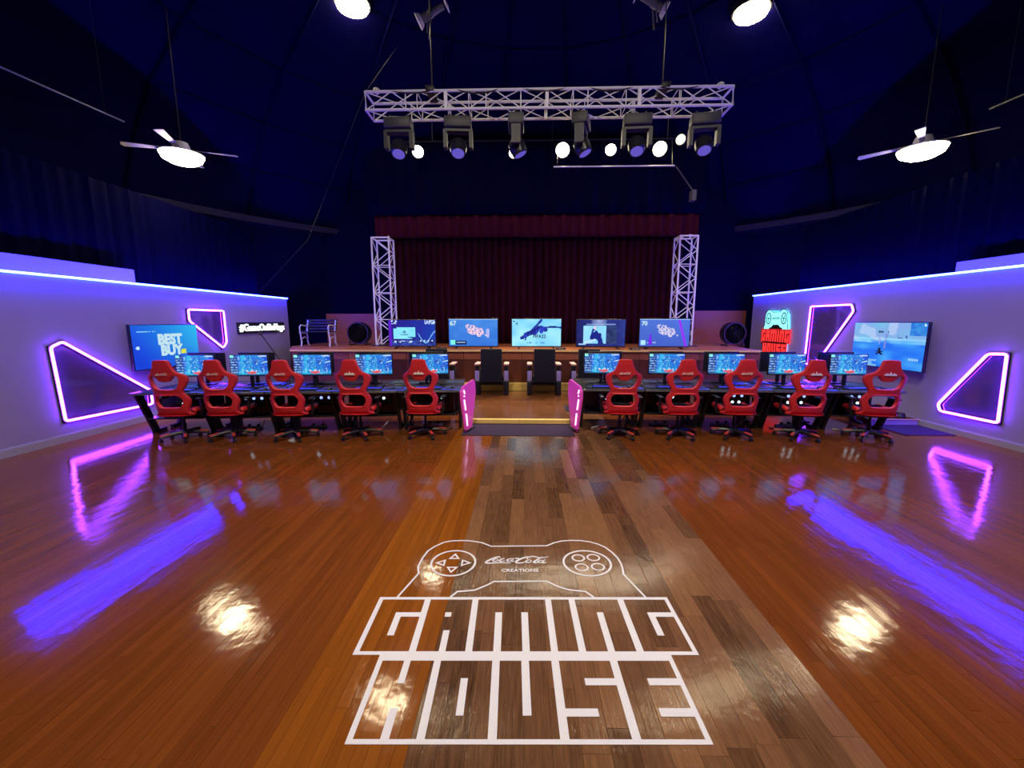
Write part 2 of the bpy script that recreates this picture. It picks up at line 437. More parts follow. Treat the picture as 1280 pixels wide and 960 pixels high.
# dark drapes added behind the partitions to catch the strips' blue glow
def drape(name, x, y0, y1, z0, z1, lab):
    N = int((y1-y0)*14); d = MB(); row = []
    for i in range(N+1):
        y = y0+(y1-y0)*i/N; xx = x+.02*sin(i*1.9)+.01*sin(i*.7)
        row.append((xx, y))
    for zz in (z0, z1): d.v += [(p[0], p[1], zz) for p in row]
    for zz in (z0, z1): d.v += [(p[0]+.012, p[1], zz) for p in row]
    K = N+1
    for i in range(N):
        d.f += [(i, i+1, i+1+K, i+K), (i+2*K, i+3*K, i+1+3*K, i+1+2*K), (i+K, i+1+K, i+1+3*K, i+3*K), (i, i+2*K, i+1+2*K, i+1)]
    t = thing(name, lab, 'drape', (0, 0, 0))
    d.build('cloth', M_GLOWDRAPE, t, True)
    xb = x+(.07 if x > 0 else -.07)
    MB().bar((xb, y0-.1, z1-.05), (xb, y1+.1, z1-.05), .025, 8).build('rail', M_BLACKM, t)
    for yy in (y0, (y0+y1)/2, y1):
        MB().bar((xb, yy, 0), (xb, yy, z1-.05), .022, 8).build('post', M_BLACKM, t)
drape('drape', XL-.36, 4.6, 11.6, .05, 4.3, 'dark drape added to catch the blue glow behind the white wall with the hashtag sign')
drape('drape', XR+.36, 4.6, 11.8, .05, 4.35, 'dark drape added to catch the blue glow behind the white wall with the red sign')
# blue strips
def strip(x, y0, y1, z, s, lab):
    t = thing('led_strip', lab, 'led strip', (x, y0, z))
    MB().b2((-.02 if s > 0 else 0, 0, 0), (0 if s > 0 else .02, y1-y0, .018)).build('channel', M_ALU, t)
    MB().tube([(s*.012, 0, .012), (s*.012, y1-y0, .012)], .016, 8).build('diffuser', E_STRIP, t)
strip(XL+.002, 5.12, 12.38, ZL, 1, 'glowing blue light strip along the top edge of the hashtag-sign wall')
strip(XR-.002, 3.0, 13.32, ZR, -1, 'glowing blue light strip along the top edge of the red-sign wall')

# ------------------------------------------------------------------ stage, platform, curtain
ZS = 1.13
YS = 10.6
st = thing('stage', 'raised wooden stage with a pale front edge carrying five televisions', 'stage', (0, YS, 0))
SX0, SX1 = -6.08, 5.98
OUT = [(SX0, .03), (SX1, .03), (6.25, 2.62), (7.05, 2.8), (7.05, 3.3), (-6.9, 3.3), (-6.9, 1.5)]
MB().sheet(OUT, 0, ZS-.05).build('body', M_DECK, st)
MB().sheet([(SX0, -.05), (SX1, -.05)]+OUT[2:], ZS-.05, ZS).build('deck', M_FASCIA, st)
MB().b2((SX0, -.07, ZS-.045), (SX1, -.05, ZS)).build('nosing', M_YELLOW, st)
for i in range(8):
    x0, x1 = SX0+i*(SX1-SX0)/8, SX0+(i+1)*(SX1-SX0)/8
    MB().b2((x0+.006, 0, .88), (x1-.006, .03, ZS-.05)).build('fascia_board', M_FASCIA, st)
for i in range(16):
    x0, x1 = SX0+i*(SX1-SX0)/16, SX0+(i+1)*(SX1-SX0)/16
    MB().b2((x0+.006, .012, .0), (x1-.006, .03, .87)).build('front_panel', M_FASCIAD, st)
pf = thing('platform', 'low wooden platform between the desks and the stage', 'platform', (0, 7.2, 0))
MB().b2((-.99, 0, 0), (.82, 1.3, .115)).build('aisle_deck', M_DECK, pf)
MB().b2((-7.0, 1.3, 0), (7.05, 3.39, .115)).build('main_deck', M_DECK, pf)
MB().b2((6.25, .25, 0), (7.1, 1.3, .115)).build('side_deck', M_DECK, pf)
MB().b2((6.24, .235, .0), (7.1, .25, .10)).build('riser', M_RISER, pf)
for a_, b_ in ((-7.0, -1.0), (.83, 6.24)): MB().b2((a_, 1.285, 0), (b_, 1.3, .10)).build('riser', M_RISER, pf)
MB().b2((6.24, .22, .10), (7.1, .32, .115)).build('nosing', M_TAN, pf)
for a_, b_ in ((-.99, -.092), (-.088, .82)): MB().b2((a_, -.02, .045), (b_, .07, .116)).build('nosing', M_YELLOW, pf)
sp = MB().sheet([(-1.9, 10.33), (1.9, 10.33), (1.9, 10.58), (-1.9, 10.58)], .117, .29)
tag(sp.build('step', M_YELLOW), 'yellow wooden step against the foot of the stage', 'step')
rm = MB().add([(-1.02,6.53,0),(.84,6.53,0),(.82,7.17,0),(-.99,7.17,0),(-1.02,6.53,.008),(.84,6.53,.008),(.82,7.17,.045),(-.99,7.17,.045)],
              [(3,2,1,0),(4,5,6,7),(0,1,5,4),(1,2,6,5),(2,3,7,6),(3,0,4,7)])
tag(rm.build('carpet_ramp', M_CARPET), 'short dark purple carpet ramp leading up to the aisle between the desks', 'ramp')
cr = MB().b2((6.26, 6.75, 0), (7.08, 7.42, .012))
tag(cr.build('carpet_mat', M_CARPET), 'dark carpet mat before the platform beside the red-sign wall', 'mat')

def cloth(name, x0, x1, z0, z1, y, amp, per, mt, lab, cat, group=None, hem=0):
    N = int((x1-x0)/per*8); d = MB(); K = N+1; rows = 6
    for j in range(rows+1):
        z = z0+(z1-z0)*j/rows
        for i in range(K):
            x = x0+(x1-x0)*i/N
            aa = amp*(1-.35*j/rows)
            d.v.append((x, y+aa*sin(2*pi*(x-x0)/per+.6*nz(x*1.3, j*.4))+aa*.4*sin(x*3.1+j*.15), z+hem*abs(sin(pi*(x-x0)/(x1-x0)*6))*(1 if j == 0 else 0)))
    for j in range(rows):
        for i in range(N): d.f.append((j*K+i, j*K+i+1, (j+1)*K+i+1, (j+1)*K+i))
    o = d.build(name, mt, None, True)
    md = o.modifiers.new('thickness', 'SOLIDIFY'); md.thickness = .01
    return tag(o, lab, cat, group)
cloth('stage_curtain', -4.35, .33, ZS+.01, 4.62, 13.66, .07, .22, M_CURT, 'dark red pleated stage curtain half beside the bench', 'curtain', 'main stage curtain')
cloth('stage_curtain', .34, 5.0, ZS+.01, 4.62, 13.66, .07, .22, M_CURT, 'dark red pleated stage curtain half away from the bench', 'curtain', 'main stage curtain')
cloth('valance', -4.7, 5.35, 4.46, 5.12, 13.44, .05, .3, M_VAL, 'dark red valance across the top of the stage curtain', 'valance')
cloth('header_drape', -4.9, 5.5, 5.125, 7.3, 13.36, .05, .55, M_NAVY2, 'dark blue header drape hanging above the red valance', 'drape')

# box truss pieces
def truss(parent, L, wd, ht, bays, axis, r=.026, rb=.012, plates=()):
    """box truss along local axis; chords, frames and zigzag braces each a part"""
    def P(u, a, b):
        return (u, a, b) if axis == 'x' else (a, b, u)
    cor = [(-wd/2, -ht/2), (wd/2, -ht/2), (wd/2, ht/2), (-wd/2, ht/2)]
    for a, b in cor: MB().bar(P(0, a, b), P(L, a, b), r, 8).build('chord', M_ALU, parent, True)
    for e in (0, L):
        MB().tube([P(e, a, b) for a, b in cor], r*.9, 8, closed=True).build('end_frame', M_ALU, parent, True)
    for i in range(bays):
        u0, u1 = L*i/bays, L*(i+1)/bays
        for k in range(4):
            (a0, b0), (a1, b1) = cor[k], cor[(k+1) % 4]
            if (i+(k >= 2)) % 2: (a0, b0), (a1, b1) = (a1, b1), (a0, b0)
            MB().bar(P(u0, a0, b0), P(u1, a1, b1), rb, 6).build('brace', M_ALU, parent)
        if i and i % 2 == 0:
            for k in range(4):
                MB().bar(P(u0, *cor[k]), P(u0, *cor[(k+1) % 4]), rb*.9, 6).build('strut', M_ALU, parent)
def tower(x, lab):
    t = thing('truss_tower', lab, 'truss', (x, 12.5, ZS), 0, 'truss towers either side of the stage curtain')
    truss(t, 3.12, .50, .45, 8, 'z', .026, .014)
    rbox('base_plate', (0, 0, .012), (.75, .75, .024), .005, M_BLACKM, t)
    MB().bar((.15, .1, 3.12), (.15, .1, 3.22), .03, 8).build('spigot', M_ALU, t)
tower(-4.17, 'aluminium truss tower on the stage next to the park bench side')
tower(4.66, 'aluminium truss tower on the stage away from the park bench')

# stage televisions
def tv_frame(t, wd, ht, th=.06, feet=True):
    rbox('body', (0, th/2, 0), (wd, th, ht), .012, M_BLACK, t)
    if feet:
        for s in (-1, 1):
            MB().prism([(s*wd*.34-.012, -ht/2-.005), (s*wd*.34+.012, -ht/2-.005), (s*wd*.34+.012, -ht/2-.03), (s*wd*.34+.05*s, -ht/2-.05), (s*wd*.34-.012, -ht/2-.03)], -.10, .16).build('foot', M_BLACK, t)
def mixc(a, b, t): t = min(1, max(0, t)); return [p*(1-t)+q*t for p, q in zip(a, b)]
def inr(u, v, a, b, c, d): return a <= u <= b and c <= v <= d
def pic1(u, v):
    c = mixc((38, 20, 130), (24, 60, 170), u+.3*nz(u*9, v*6, 1)-.2)
    if inr(u, v, .10, .57, .28, .72) and not (u < .17 and v > .68): c = mixc((120, 215, 240), (150, 235, 250), nz(u*8, v*8))
    if inr(u, v, .10, .57, .28, .34) and u > .4+(.34-v)*2: c = (20, 40, 120)
    if math.hypot(u-.33, (v-.54)*.57) < .030 and math.hypot(u-.33, (v-.54)*.57) > .014: c = (15, 40, 80)
    if inr(u, v, .25, .42, .42, .46) and nz(u*60, 3) > .35: c = (15, 40, 80)
    if v < .24: c = mixc((20, 20, 90), (60, 90, 190), nz(u*22, v*30, 4))
    if inr(u, v, .10, .50, .12, .20) and nz(u*30, v*20, 7) > .55: c = (190, 220, 250)
    if v > .86 and (u < .18 or u > .78) and nz(u*40, v*20, 5) > .45: c = (190, 210, 250)
    if u > .62 and abs(v-(.35+.22*sin(u*14))) < .03: c = (120, 180, 240)
    if v < .26 and u > .66 and (u*12) % 1 < .3 and abs(v-.2) < .03: c = (210, 235, 255)
    if u < .05: c = (90, 25, 190)
    return c
def cluster(u, v, cx, cy, s):
    a, b = (u-cx), (v-cy)*.565
    q, r = a*.95-b*.31, a*.31+b*.95
    return (q/.27)**2+(r/.095)**2 < .1+1.3*nz(u*13, v*8, 2) and nz(u*60, v*36, s) > .38
def pic_map(no, pinkish):
    def f(u, v):
        c = mixc((44, 104, 205), (70, 140, 225), .6*v+.5*nz(u*7, v*5, no))
        if not pinkish: c = mixc((62, 90, 190), (74, 110, 205), v+.3*nz(u*7, v*5, no))
        if cluster(u, v, .53, .56, 1.05): c = mixc((235, 160, 185) if pinkish else (170, 160, 205), (245, 240, 250), nz(u*70, v*50, 3))
        if pinkish and math.hypot((u-.80)/.04, (v-.48)/.18) < 1: c = mixc(c, (220, 200, 245), .7)
        if inr(u, v, .03, .13, .05, .22): c = (120, 240, 225) if pinkish else (170, 225, 250)
        if inr(u, v, .13, .36, .05, .20) and pinkish: c = (20, 40, 90)
        if inr(u, v, .15, .34, .12, .16): c = (190, 220, 250)
        if not pinkish and abs(u-(.78+.16*(1-v))) < .022: c = (150, 40, 245)
        if not pinkish and abs(u-.22) < .05*(1-v*1.6) and v < .45 and v > .05: c = (110, 40, 225)
        if v > .975: c = (150, 190, 240)
        return c
    return f
def seg(u, v, a, b, r):
    ax, ay, bx, by = a[0], a[1]*.57, b[0], b[1]*.57; y = v*.57
    t = max(0, min(1, ((u-ax)*(bx-ax)+(y-ay)*(by-ay))/((bx-ax)**2+(by-ay)**2)))
    return math.hypot(u-ax-t*(bx-ax), y-ay-t*(by-ay)) < r
def pic3(u, v):
    c = mixc((120, 205, 245), (165, 235, 248), nz(u*5, v*4, 2)*1.2-.1)
    ink = [((.20,.30),(.30,.42),.035), ((.28,.42),(.42,.52),.05), ((.42,.52),(.50,.68),.055), ((.48,.72),(.60,.96),.022), ((.30,.38),(.27,.24),.016),
           ((.58,.68),(.68,.62),.05), ((.60,.54),(.63,.64),.04), ((.68,.69),(.82,.72),.018), ((.82,.72),(1,.69),.018), ((.46,.46),(.52,.60),.04)]
    for a, b, r in ink:
        if seg(u, v, a, b, r): c = mixc((16, 30, 120), (50, 70, 200), nz(u*30, v*24, 9)*1.6-.4)
    if inr(u, v, .3, .66, .10, .16) and nz(u*50, v*8, 5) > .55: c = (90, 150, 220)
    if inr(u, v, .02, .14, .74, .94) and nz(u*40, v*24, 8) > .66: c = (70, 120, 190)
    return c
def pic4(u, v):
    c = mixc((22, 24, 90), (44, 60, 140), u*.5+.6*nz(u*6, v*5, 6))
    if inr(u, v, .14, .61, .10, .78):
        c = mixc((130, 205, 245), (165, 230, 250), nz(u*5, v*4, 1))
        for a, b, r in [((.34,.30),(.46,.40),.06), ((.46,.40),(.50,.12),.05), ((.30,.36),(.34,.62),.02), ((.34,.62),(.40,.70),.022), ((.40,.52),(.36,.40),.04)]:
            if seg(u, v, a, b, r): c = (20, 34, 130)
        if math.hypot(u-.38, (v-.69)*.57) < .032: c = (225, 205, 225)
        if seg(u, v, (.18,.14), (.38,.24), .022): c = (190, 225, 245)
    if inr(u, v, .62, .84, .10, .76):
        c = mixc((26, 34, 80), (60, 84, 130), nz(u*14, v*9, 3))
    if v > .76 and math.hypot(u-.46, (v-.95)*.7) < .16: c = mixc(c, (200, 215, 250), .75-3*math.hypot(u-.46, (v-.95)*.7))
    if inr(u, v, .2, .80, .80, .84): c = mixc(c, (170, 200, 235), .6)
    if inr(u, v, .04, .2, .05, .11) and nz(u*40, 1) > .4: c = (150, 200, 240)
    return c
def stage_tv(x, wd, fn, lab, nx=72, ny=40):
    ht = wd*.565
    t = thing('television', lab, 'television', (x, 10.98, ZS+.05+ht/2), 0, 'televisions along the front of the stage')
    tv_frame(t, wd, ht)
    s = inst('screen', picture('screen', wd-.04, ht-.045, nx, ny, fn), t, (0, -.002, .004))
    return t, s
t1, s1 = stage_tv(-2.98, 1.28, pic1, 'stage television with a light blue panel on a purple menu')
t2, s2 = stage_tv(-1.345, 1.33, pic_map(67, True), 'stage television showing the number 67 and a pinkish cluster on blue')
text('lettering', '67', .17, E_TEXT, s2, (-.535, -.003, .24), .001, .006)
t3, s3 = stage_tv(.33, 1.33, pic3, 'stage television with a dark blue figure on pale cyan')
text('lettering', 'FIFA22', .12, mat('screen_ink', (.01, .03, .12), .4), s3, (.08, -.003, -.10), .001, .003)
t4, s4 = stage_tv(2.02, 1.30, pic4, 'stage television with a pale panel beside dark pictures')
t5, s5 = stage_tv(3.68, 1.33, pic_map(70, False), 'stage television showing the number 70 on blue with a violet streak')
text('lettering', '70', .15, E_TEXT, s5, (-.53, -.003, .24), .001, .006)

# park bench on the stage
bn = thing('park_bench', 'park bench with dark slats and pale cast iron ends on the stage', 'bench', (-6.08, 12.1, ZS), 0)
for s in (-1, 1):
    x = s*.42
    e = MB().tube([(x, -.22, 0), (x, -.17, .12), (x, -.19, .24), (x, -.22, .40)], .022, 6)
    e.tube([(x, .25, 0), (x, .17, .12), (x, .18, .26), (x, .15, .40)], .022, 6)
    e.tube([(x, -.24, .40), (x, 0, .38), (x, .16, .40), (x, .20, .55), (x, .28, .78)], .024, 6)
    e.tube([(x, -.22, .40), (x, -.24, .56), (x, -.15, .62), (x, .05, .60), (x, .21, .58)], .020, 6)
    e.tube([(x, -.18, .20), (x, 0, .28), (x, .17, .20)], .016, 6)
    e.build('iron_end', M_WHITEP, bn, True)
for k in range(5): rbox('slat', (0, -.20+k*.085, .425), (.95, .065, .025), .008, M_BLACK, bn)
for k in range(4): rbox('slat', (0, .185+k*.026, .50+k*.085), (.95, .022, .065), .008, M_BLACK, bn)

def drum_fan(x, lab):
    t = thing('drum_fan', lab, 'fan', (x, 12.6, ZS), 0)
    MB().lathe([(.30, -.14), (.33, -.14), (.33, .14), (.30, .14), (.30, -.14)], 24, (0, 0, .37), 'y').build('drum', M_BLACK, t, True)
    for s in (-1, 1):
        MB().tube([(s*.24, -.2, .02), (s*.30, 0, .20), (s*.34, 0, .37)], .02, 6).build('leg', M_BLACKM, t)
        MB().bar((s*.24, -.2, .02), (s*.24, .2, .02), .02, 6).build('skid', M_BLACKM, t)
    g = MB()
    for r in (.08, .15, .22, .29): g.tube([(r*cos(k*pi/8), -.14, .37+r*sin(k*pi/8)) for k in range(16)], .005, 4, True)
    for k in range(8): g.bar((0, -.14, .37), (.31*cos(k*pi/4), -.14, .37+.31*sin(k*pi/4)), .005, 4)
    g.build('grille', M_BLACKM, t)
    for k in range(4):
        a = k*pi/2+.3
        MB().box((.14*cos(a), 0, .37+.14*sin(a)), (.24, .012, .12), Matrix.Rotation(-a, 3, 'Y') @ Matrix.Rotation(.5, 3, 'X')).build('blade', M_BLACK, t)
    MB().lathe([(.0, -.08), (.06, -.08), (.06, .10), (0, .10)], 12, (0, 0, .37), 'y').build('motor', M_BLACK, t)
drum_fan(-5.05, 'round black drum fan on the stage near the park bench')
drum_fan(6.25, 'round black drum fan on the stage before the dark wood panel')
for i, (x, lab) in enumerate(((-2.15, 'the 67-numbered screen'), (.95, 'the cyan figure screen'), (2.85, 'the 70-numbered screen'))):
    t = thing('game_console', 'small black game console on the stage edge by '+lab, 'console', (x, 10.72, ZS+.004), 0)
    rbox('case', (0, 0, .022), (.24, .20, .044), .008, M_BLACK, t)
    MB().b2((-.08, -.102, .018), (.08, -.10, .024)).build('light_bar', M_WHITEP, t)

# black armchairs before the stage
ac = thing('armchair', 'black high-backed armchair before the stage', 'armchair', (0, 0, 0), 0, 'black armchairs facing the stage')
rbox('backrest', (0, -.27, .70), (.50, .14, .80), .03, M_BLKF, ac)
rbox('seat', (0, .06, .36), (.52, .56, .16), .04, M_BLKF, ac)
for s in (-1, 1):
    am = rbox('armrest', (s*.345, .02, .46), (.10, .50, .24), .02, M_BLACK, ac)
    rbox('arm_pad', (s*.345, -.02, .725), (.125, .50, .05), .02, M_TAN, am)
    rbox('arm_post', (s*.345, -.12, .62), (.09, .22, .16), .02, M_BLACK, am)
    rbox('arm_cover', (s*.345, -.236, .44), (.105, .02, .27), .008, M_LAV, am)
    rbox('side_leg', (s*.345, -.05, .17), (.12, .46, .34), .02, M_BLACK, ac)
rbox('cross_bar', (0, .05, .24), (.6, .3, .06), .01, M_BLACK, ac)
AC = [(-2.06, 'black high-backed armchair before the stage, mostly hidden by desks, hashtag-sign side'), (-.765, 'black high-backed armchair before the stage, centred under the 67 screen gap'),
      (.485, 'black high-backed armchair before the stage, under the cyan figure screen'), (1.53, 'black high-backed armchair before the stage, mostly hidden by desks, red-sign side')]
for i, (x, lab) in enumerate(AC):
    o = ac if i == 0 else copy_tree(ac)
    o.location = (x, 9.95, .117); o['label'] = lab

# ------------------------------------------------------------------ things on the partitions
RZL, RZR = R(90), R(-90)
def mirror(wall, pts, lab):
    """pts: (distance along Y, height); local x runs to the viewer's right"""
    if wall == 'L': y0 = min(p[0] for p in pts); loc, rz, f = (XL, y0, 0), RZL, (lambda y: y-y0)
    else: y0 = max(p[0] for p in pts); loc, rz, f = (XR, y0, 0), RZR, (lambda y: y0-y)
    t = thing('neon_mirror', lab, 'mirror', loc, rz, 'neon-edged mirrors on the partitions')
    P = [(f(y), z) for y, z in pts]
    if sum(P[i-1][0]*P[i][1]-P[i][0]*P[i-1][1] for i in range(len(P))) < 0: P = P[::-1]
    # frame outside, mirror inside, tube on top
    MB().ribbon(P, .05, -.03, -.001, True, 'xz').build('frame', M_BLACK, t)
    MB().prism(P, -.010, -.002).build('mirror', M_MIRROR, t)
    Q = []
    for i, p in enumerate(P):   # rounded corners
        a, b = Vector(P[i-1]), Vector(P[(i+1) % len(P)]); c = Vector(p)
        ra = min(.045, (a-c).length*.4); rb_ = min(.045, (b-c).length*.4)
        p0, p1 = c+(a-c).normalized()*ra, c+(b-c).normalized()*rb_
        for k in range(4):
            u = k/3; q = p0*(1-u)**2+c*2*u*(1-u)+p1*u*u; Q.append((q.x, -.04, q.y))
    MB().tube(Q, .019, 8, True).build('neon_tube', E_NEON, t, True)
mirror('L', [(5.96, 1.47), (6.13, 1.545), (7.50, .56), (7.50, .30), (6.0, .33)], 'large low neon-edged mirror near the floor on the hashtag-sign wall')
mirror('L', [(8.60, 2.10), (9.63, 2.10), (9.63, 1.36), (9.50, 1.24), (8.60, 1.865)], 'small high neon-edged mirror between the blue television and the hashtag sign')
mirror('R', [(10.60, 2.22), (9.31, 2.215), (9.24, 2.07), (9.95, 1.15), (10.3, .80), (10.62, .80)], 'high neon-edged mirror between the red sign and the wall television')
mirror('R', [(6.52, 1.36), (6.27, 1.375), (6.23, .345), (7.10, .34), (7.15, .45)], 'low neon-edged mirror near the floor on the red-sign wall')

def wall_tv(wall, ya, yb, z0, z1, fn, lab):
    wd, ht = abs(yb-ya), z1-z0
    loc = ((XL if wall == 'L' else XR), (ya+yb)/2, (z0+z1)/2)
    t = thing('wall_television', lab, 'television', loc, RZL if wall == 'L' else RZR)
    rbox('body', (0, -.13, 0), (wd, .06, ht), .012, M_BLACK, t)
    rbox('rear_housing', (0, -.075, -.03), (wd*.7, .06, ht*.6), .02, M_BLACK, t)
    MB().b2((-.25, -.05, -.2), (.25, 0, .2)).build('wall_bracket', M_BLACKM, t)
    s = inst('screen', picture('screen', wd-.03, ht-.035, 80, 44, fn), t, (0, -.162, 0))
    return t, s
def pic_blue(u, v):
    c = mixc((12, 62, 210), (40, 175, 228), .85*u+.35*v-.15)
    c = mixc(c, (16, 60, 200), max(0, .5-v)*.9)
    if inr(u, v, .08, .34, .845, .87) and nz(u*60, 1) > .3: c = (130, 200, 250)
    if math.hypot(u-.065, (v-.49)*.56) < .022: c = (190, 235, 255)
    return c
tl, sl = wall_tv('L', 7.11, 8.62, .965, 1.80, pic_blue, 'blue wall television with big white words and a yellow tag')
text('lettering', 'BEST', .26, E_TEXT, sl, (.06, -.003, .12), .001, .016, sx=1.0)
text('lettering', 'BUY', .26, E_TEXT, sl, (.07, -.003, -.09), .001, .016, sx=1.0)
tg = MB().prism([(.285, -.17), (.41, -.17), (.41, -.08), (.32, -.08), (.285, -.105)], -.004, -.002).build('price_tag', E_TAG, sl)
def pic_sea(u, v):
    sky = mixc((130, 165, 225), (110, 190, 225), nz(u*5, v*4, 2))
    c = sky
    if v < .62: c = mixc((30, 110, 235), (70, 165, 240), nz(u*6, v*9, 5)*1.2-.2)
    if abs(v-.60) < .05: c = mixc(c, (150, 215, 245), .7*nz(u*12, v*9, 3)+.2)
    if v > .72 and u > .80: c = mixc((30, 100, 210), (60, 150, 220), nz(u*30, v*20, 4))
    if v > .6 and nz(u*7, v*5, 8) > .62: c = mixc(c, (190, 205, 240), .6)
    if inr(u, v, .37, .53, .77, .81) and nz(u*40, v*10, 1) > .3: c = (50, 90, 120)
    if abs(u-(.50-.05*(.75-v))) < .010 and inr(u, v, 0, 1, .40, .75): c = (120, 130, 205)
    if abs(u-(.40+.02*(.75-v))) < .008 and inr(u, v, 0, 1, .50, .75): c = (140, 160, 220)
    if math.hypot((u-.42)/.055, (v-.34)/.085) < .8+.35*sin(5*math.atan2(v-.34, u-.42)): c = (14, 24, 60)
    if inr(u, v, .65, .78, .66, .72) and nz(u*30, v*20, 6) > .5: c = (70, 90, 170)
    if v < .16 and u < .4 and nz(u*14, v*12, 9) > .45: c = mixc(c, (150, 205, 235), .7)
    if inr(u, v, .83, .95, .21, .24) and (u*40) % 1 < .5: c = (190, 225, 255)
    if math.hypot(u-.97, (v-.95)*.57) < .012: c = (225, 245, 255)
    return c
tr, sr = wall_tv('R', 9.0, 7.385, .955, 1.845, pic_sea, 'wall television with a pale blue seascape picture on the red-sign wall')

# hashtag sign
hs = thing('hashtag_sign', 'dark wall sign board with glowing white hashtag lettering', 'sign', (XL, 11.07, 1.69), RZL)
rbox('backboard', (0, -.02, 0), (2.0, .035, .28), .006, M_BLACK, hs)
text('lettering', '#GameOnSixFlags', .25, E_SIGNW, hs, (0, -.052, .0), .012, .004, sx=1.03)
for s in (-.7, .7): MB().bar((s, -.06, 0), (s, -.036, 0), .012, 6).build('standoff', M_CHROME, hs)

# logo shapes shared by the floor decal and the lit sign (rectangles in metres on the floor)
GAM = [(-.955,2.495,.99,2.52), (-.955,2.03,.99,2.055), (-.955,2.03,-.925,2.52), (.965,2.03,.99,2.52)] + \
      [(a, 2.04, b, 2.51) for a, b in ((-.645,-.605), (-.325,-.285), (.162,.202), (.32,.361), (.647,.688))] + \
      [(-.805,2.332,-.63,2.372), (-.805,2.175,-.764,2.34), (-.487,2.332,-.447,2.372), (-.475,2.04,-.437,2.216), (-.166,2.04,-.123,2.372), (0,2.04,.042,2.372),
       (.485,2.04,.525,2.372), (.808,2.332,.98,2.372), (.808,2.175,.849,2.34)]
HOU = [(-.80,1.99,.832,2.03), (-.80,1.535,.832,1.558), (-.80,1.535,-.772,2.0), (.806,1.535,.832,2.0)] + \
      [(a, 1.545, b, 2.0) for a, b in ((-.488,-.45), (-.168,-.127), (.157,.199), (.479,.52))] + \
      [(-.653,1.845,-.617,2.0), (-.65,1.545,-.61,1.708), (-.327,1.67,-.29,1.877), (-.008,1.67,.034,2.0), (.32,1.835,.49,1.877), (.19,1.665,.355,1.706),
       (.648,1.835,.815,1.877), (.648,1.665,.82,1.708)]
CT_OUT = [(-.837,2.52), (-.753,2.787), (-.776,2.87), (-.767,2.99), (-.745,3.09), (-.70,3.16), (-.635,3.222), (-.571,3.245), (-.49,3.250), (-.418,3.246), (-.313,3.216), (-.233,3.16),
          (.229,3.168), (.295,3.215), (.36,3.243), (.44,3.254), (.53,3.250), (.60,3.230), (.66,3.196), (.712,3.145), (.75,3.07), (.775,2.99), (.782,2.91), (.777,2.851), (.765,2.776), (.846,2.52)]
CT_IN = [(-.478,2.52), (-.438,2.578), (-.37,2.586), (-.319,2.594), (-.24,2.647), (-.189,2.69), (.192,2.695), (.259,2.637), (.31,2.610), (.349,2.595), (.447,2.58), (.495,2.52)]
def circ(cx, cy, rx, ry, n=28): return [(cx+rx*cos(2*pi*k/n), cy+ry*sin(2*pi*k/n)) for k in range(n)]
def script(mb, cx, cy, sc, z0, z1, plane='xy'):
    """flowing hand lettering, stroke by stroke; coordinates in units of a 1000 x 200 box"""
    def S(pts, w_):
        Q = []
        P = [Vector(p) for p in pts]
        for i in range(len(P)-1):     # catmull-rom
            p0, p1, p2, p3 = P[max(0, i-1)], P[i], P[i+1], P[min(len(P)-1, i+2)]
            for k in range(4):
                t = k/4
                q = .5*((2*p1)+(p2-p0)*t+(2*p0-5*p1+4*p2-p3)*t*t+(3*p1-p0-3*p2+p3)*t**3); Q.append(q)
        Q.append(P[-1])
        ws = [sc*1.25*(w_*.45+w_*.55*sin(pi*min(1, max(0, (i+.5)/len(Q))))) for i in range(len(Q))]
        mb.ribbon([(cx+(q.x-665)*sc, cy-(q.y-255)*sc) for q in Q], ws, z0, z1, False, plane)
    def ell(x, y, rx, ry, w_, tilt=-.5):
        S([(x+rx*cos(a)*cos(tilt)-ry*sin(a)*sin(tilt), y+rx*cos(a)*sin(tilt)+ry*sin(a)*cos(tilt)) for a in [2*pi*k/10 for k in range(11)]], w_)
    S([(388,195),(372,166),(330,180),(262,224),(200,275),(166,318),(185,346),(250,344),(370,336),(560,340)], 30)
    ell(318, 262, 46, 30, 20)
    S([(462,232),(432,222),(396,252),(386,288),(412,302),(470,280)], 24)
    ell(545, 258, 46, 30, 20); S([(612,206),(578,268),(580,296),(622,286)], 24)
    S([(632,218),(700,206)], 22)
    S([(880,196),(868,164),(815,176),(738,216),(672,272),(646,314),(672,338),(735,336),(800,306)], 30)
    S([(846,222),(826,222),(850,178),(900,156),(955,160),(1015,186),(1090,190),(1178,162)], 22)
    ell(852, 292, 46, 32, 20)
    S([(1085,166),(1005,235),(936,308),(948,336),(1000,318)], 28)
    ell(1040, 296, 42, 28, 20); S([(1116,244),(1074,312),(1082,336),(1130,322)], 24)
def rects(lst, z0, z1, f=lambda x, y: (x, y), plane='xy'):
    mb = MB()
    for i, (x0, y0, x1, y1) in enumerate(lst):
        e = i*2.5e-5
        poly = [f(x0, y0), f(x1, y0), f(x1, y1), f(x0, y1)]
        if plane == 'xy': mb.sheet(poly, z0, z1+e)
        else: mb.prism(poly, z0-e, z1)
    return mb
dc = thing('floor_decal', 'white vinyl floor decal with a game controller and block lettering', 'decal', (0, 2.03+.0275, .0012), R(1.6))
OY = -2.03
fl = lambda x, y: (x, y+OY)
rects(GAM, 0, .0008, fl).build('gaming_lettering', M_WHITE, dc)
rects(HOU, 0, .0008, fl).build('house_lettering', M_WHITE, dc)
MB().ribbon([fl(*p) for p in CT_OUT], .014, 0, .0008).build('controller_outline', M_WHITE, dc)
MB().ribbon([fl(*p) for p in CT_IN], .014, 0, .0008).build('controller_inner_line', M_WHITE, dc)
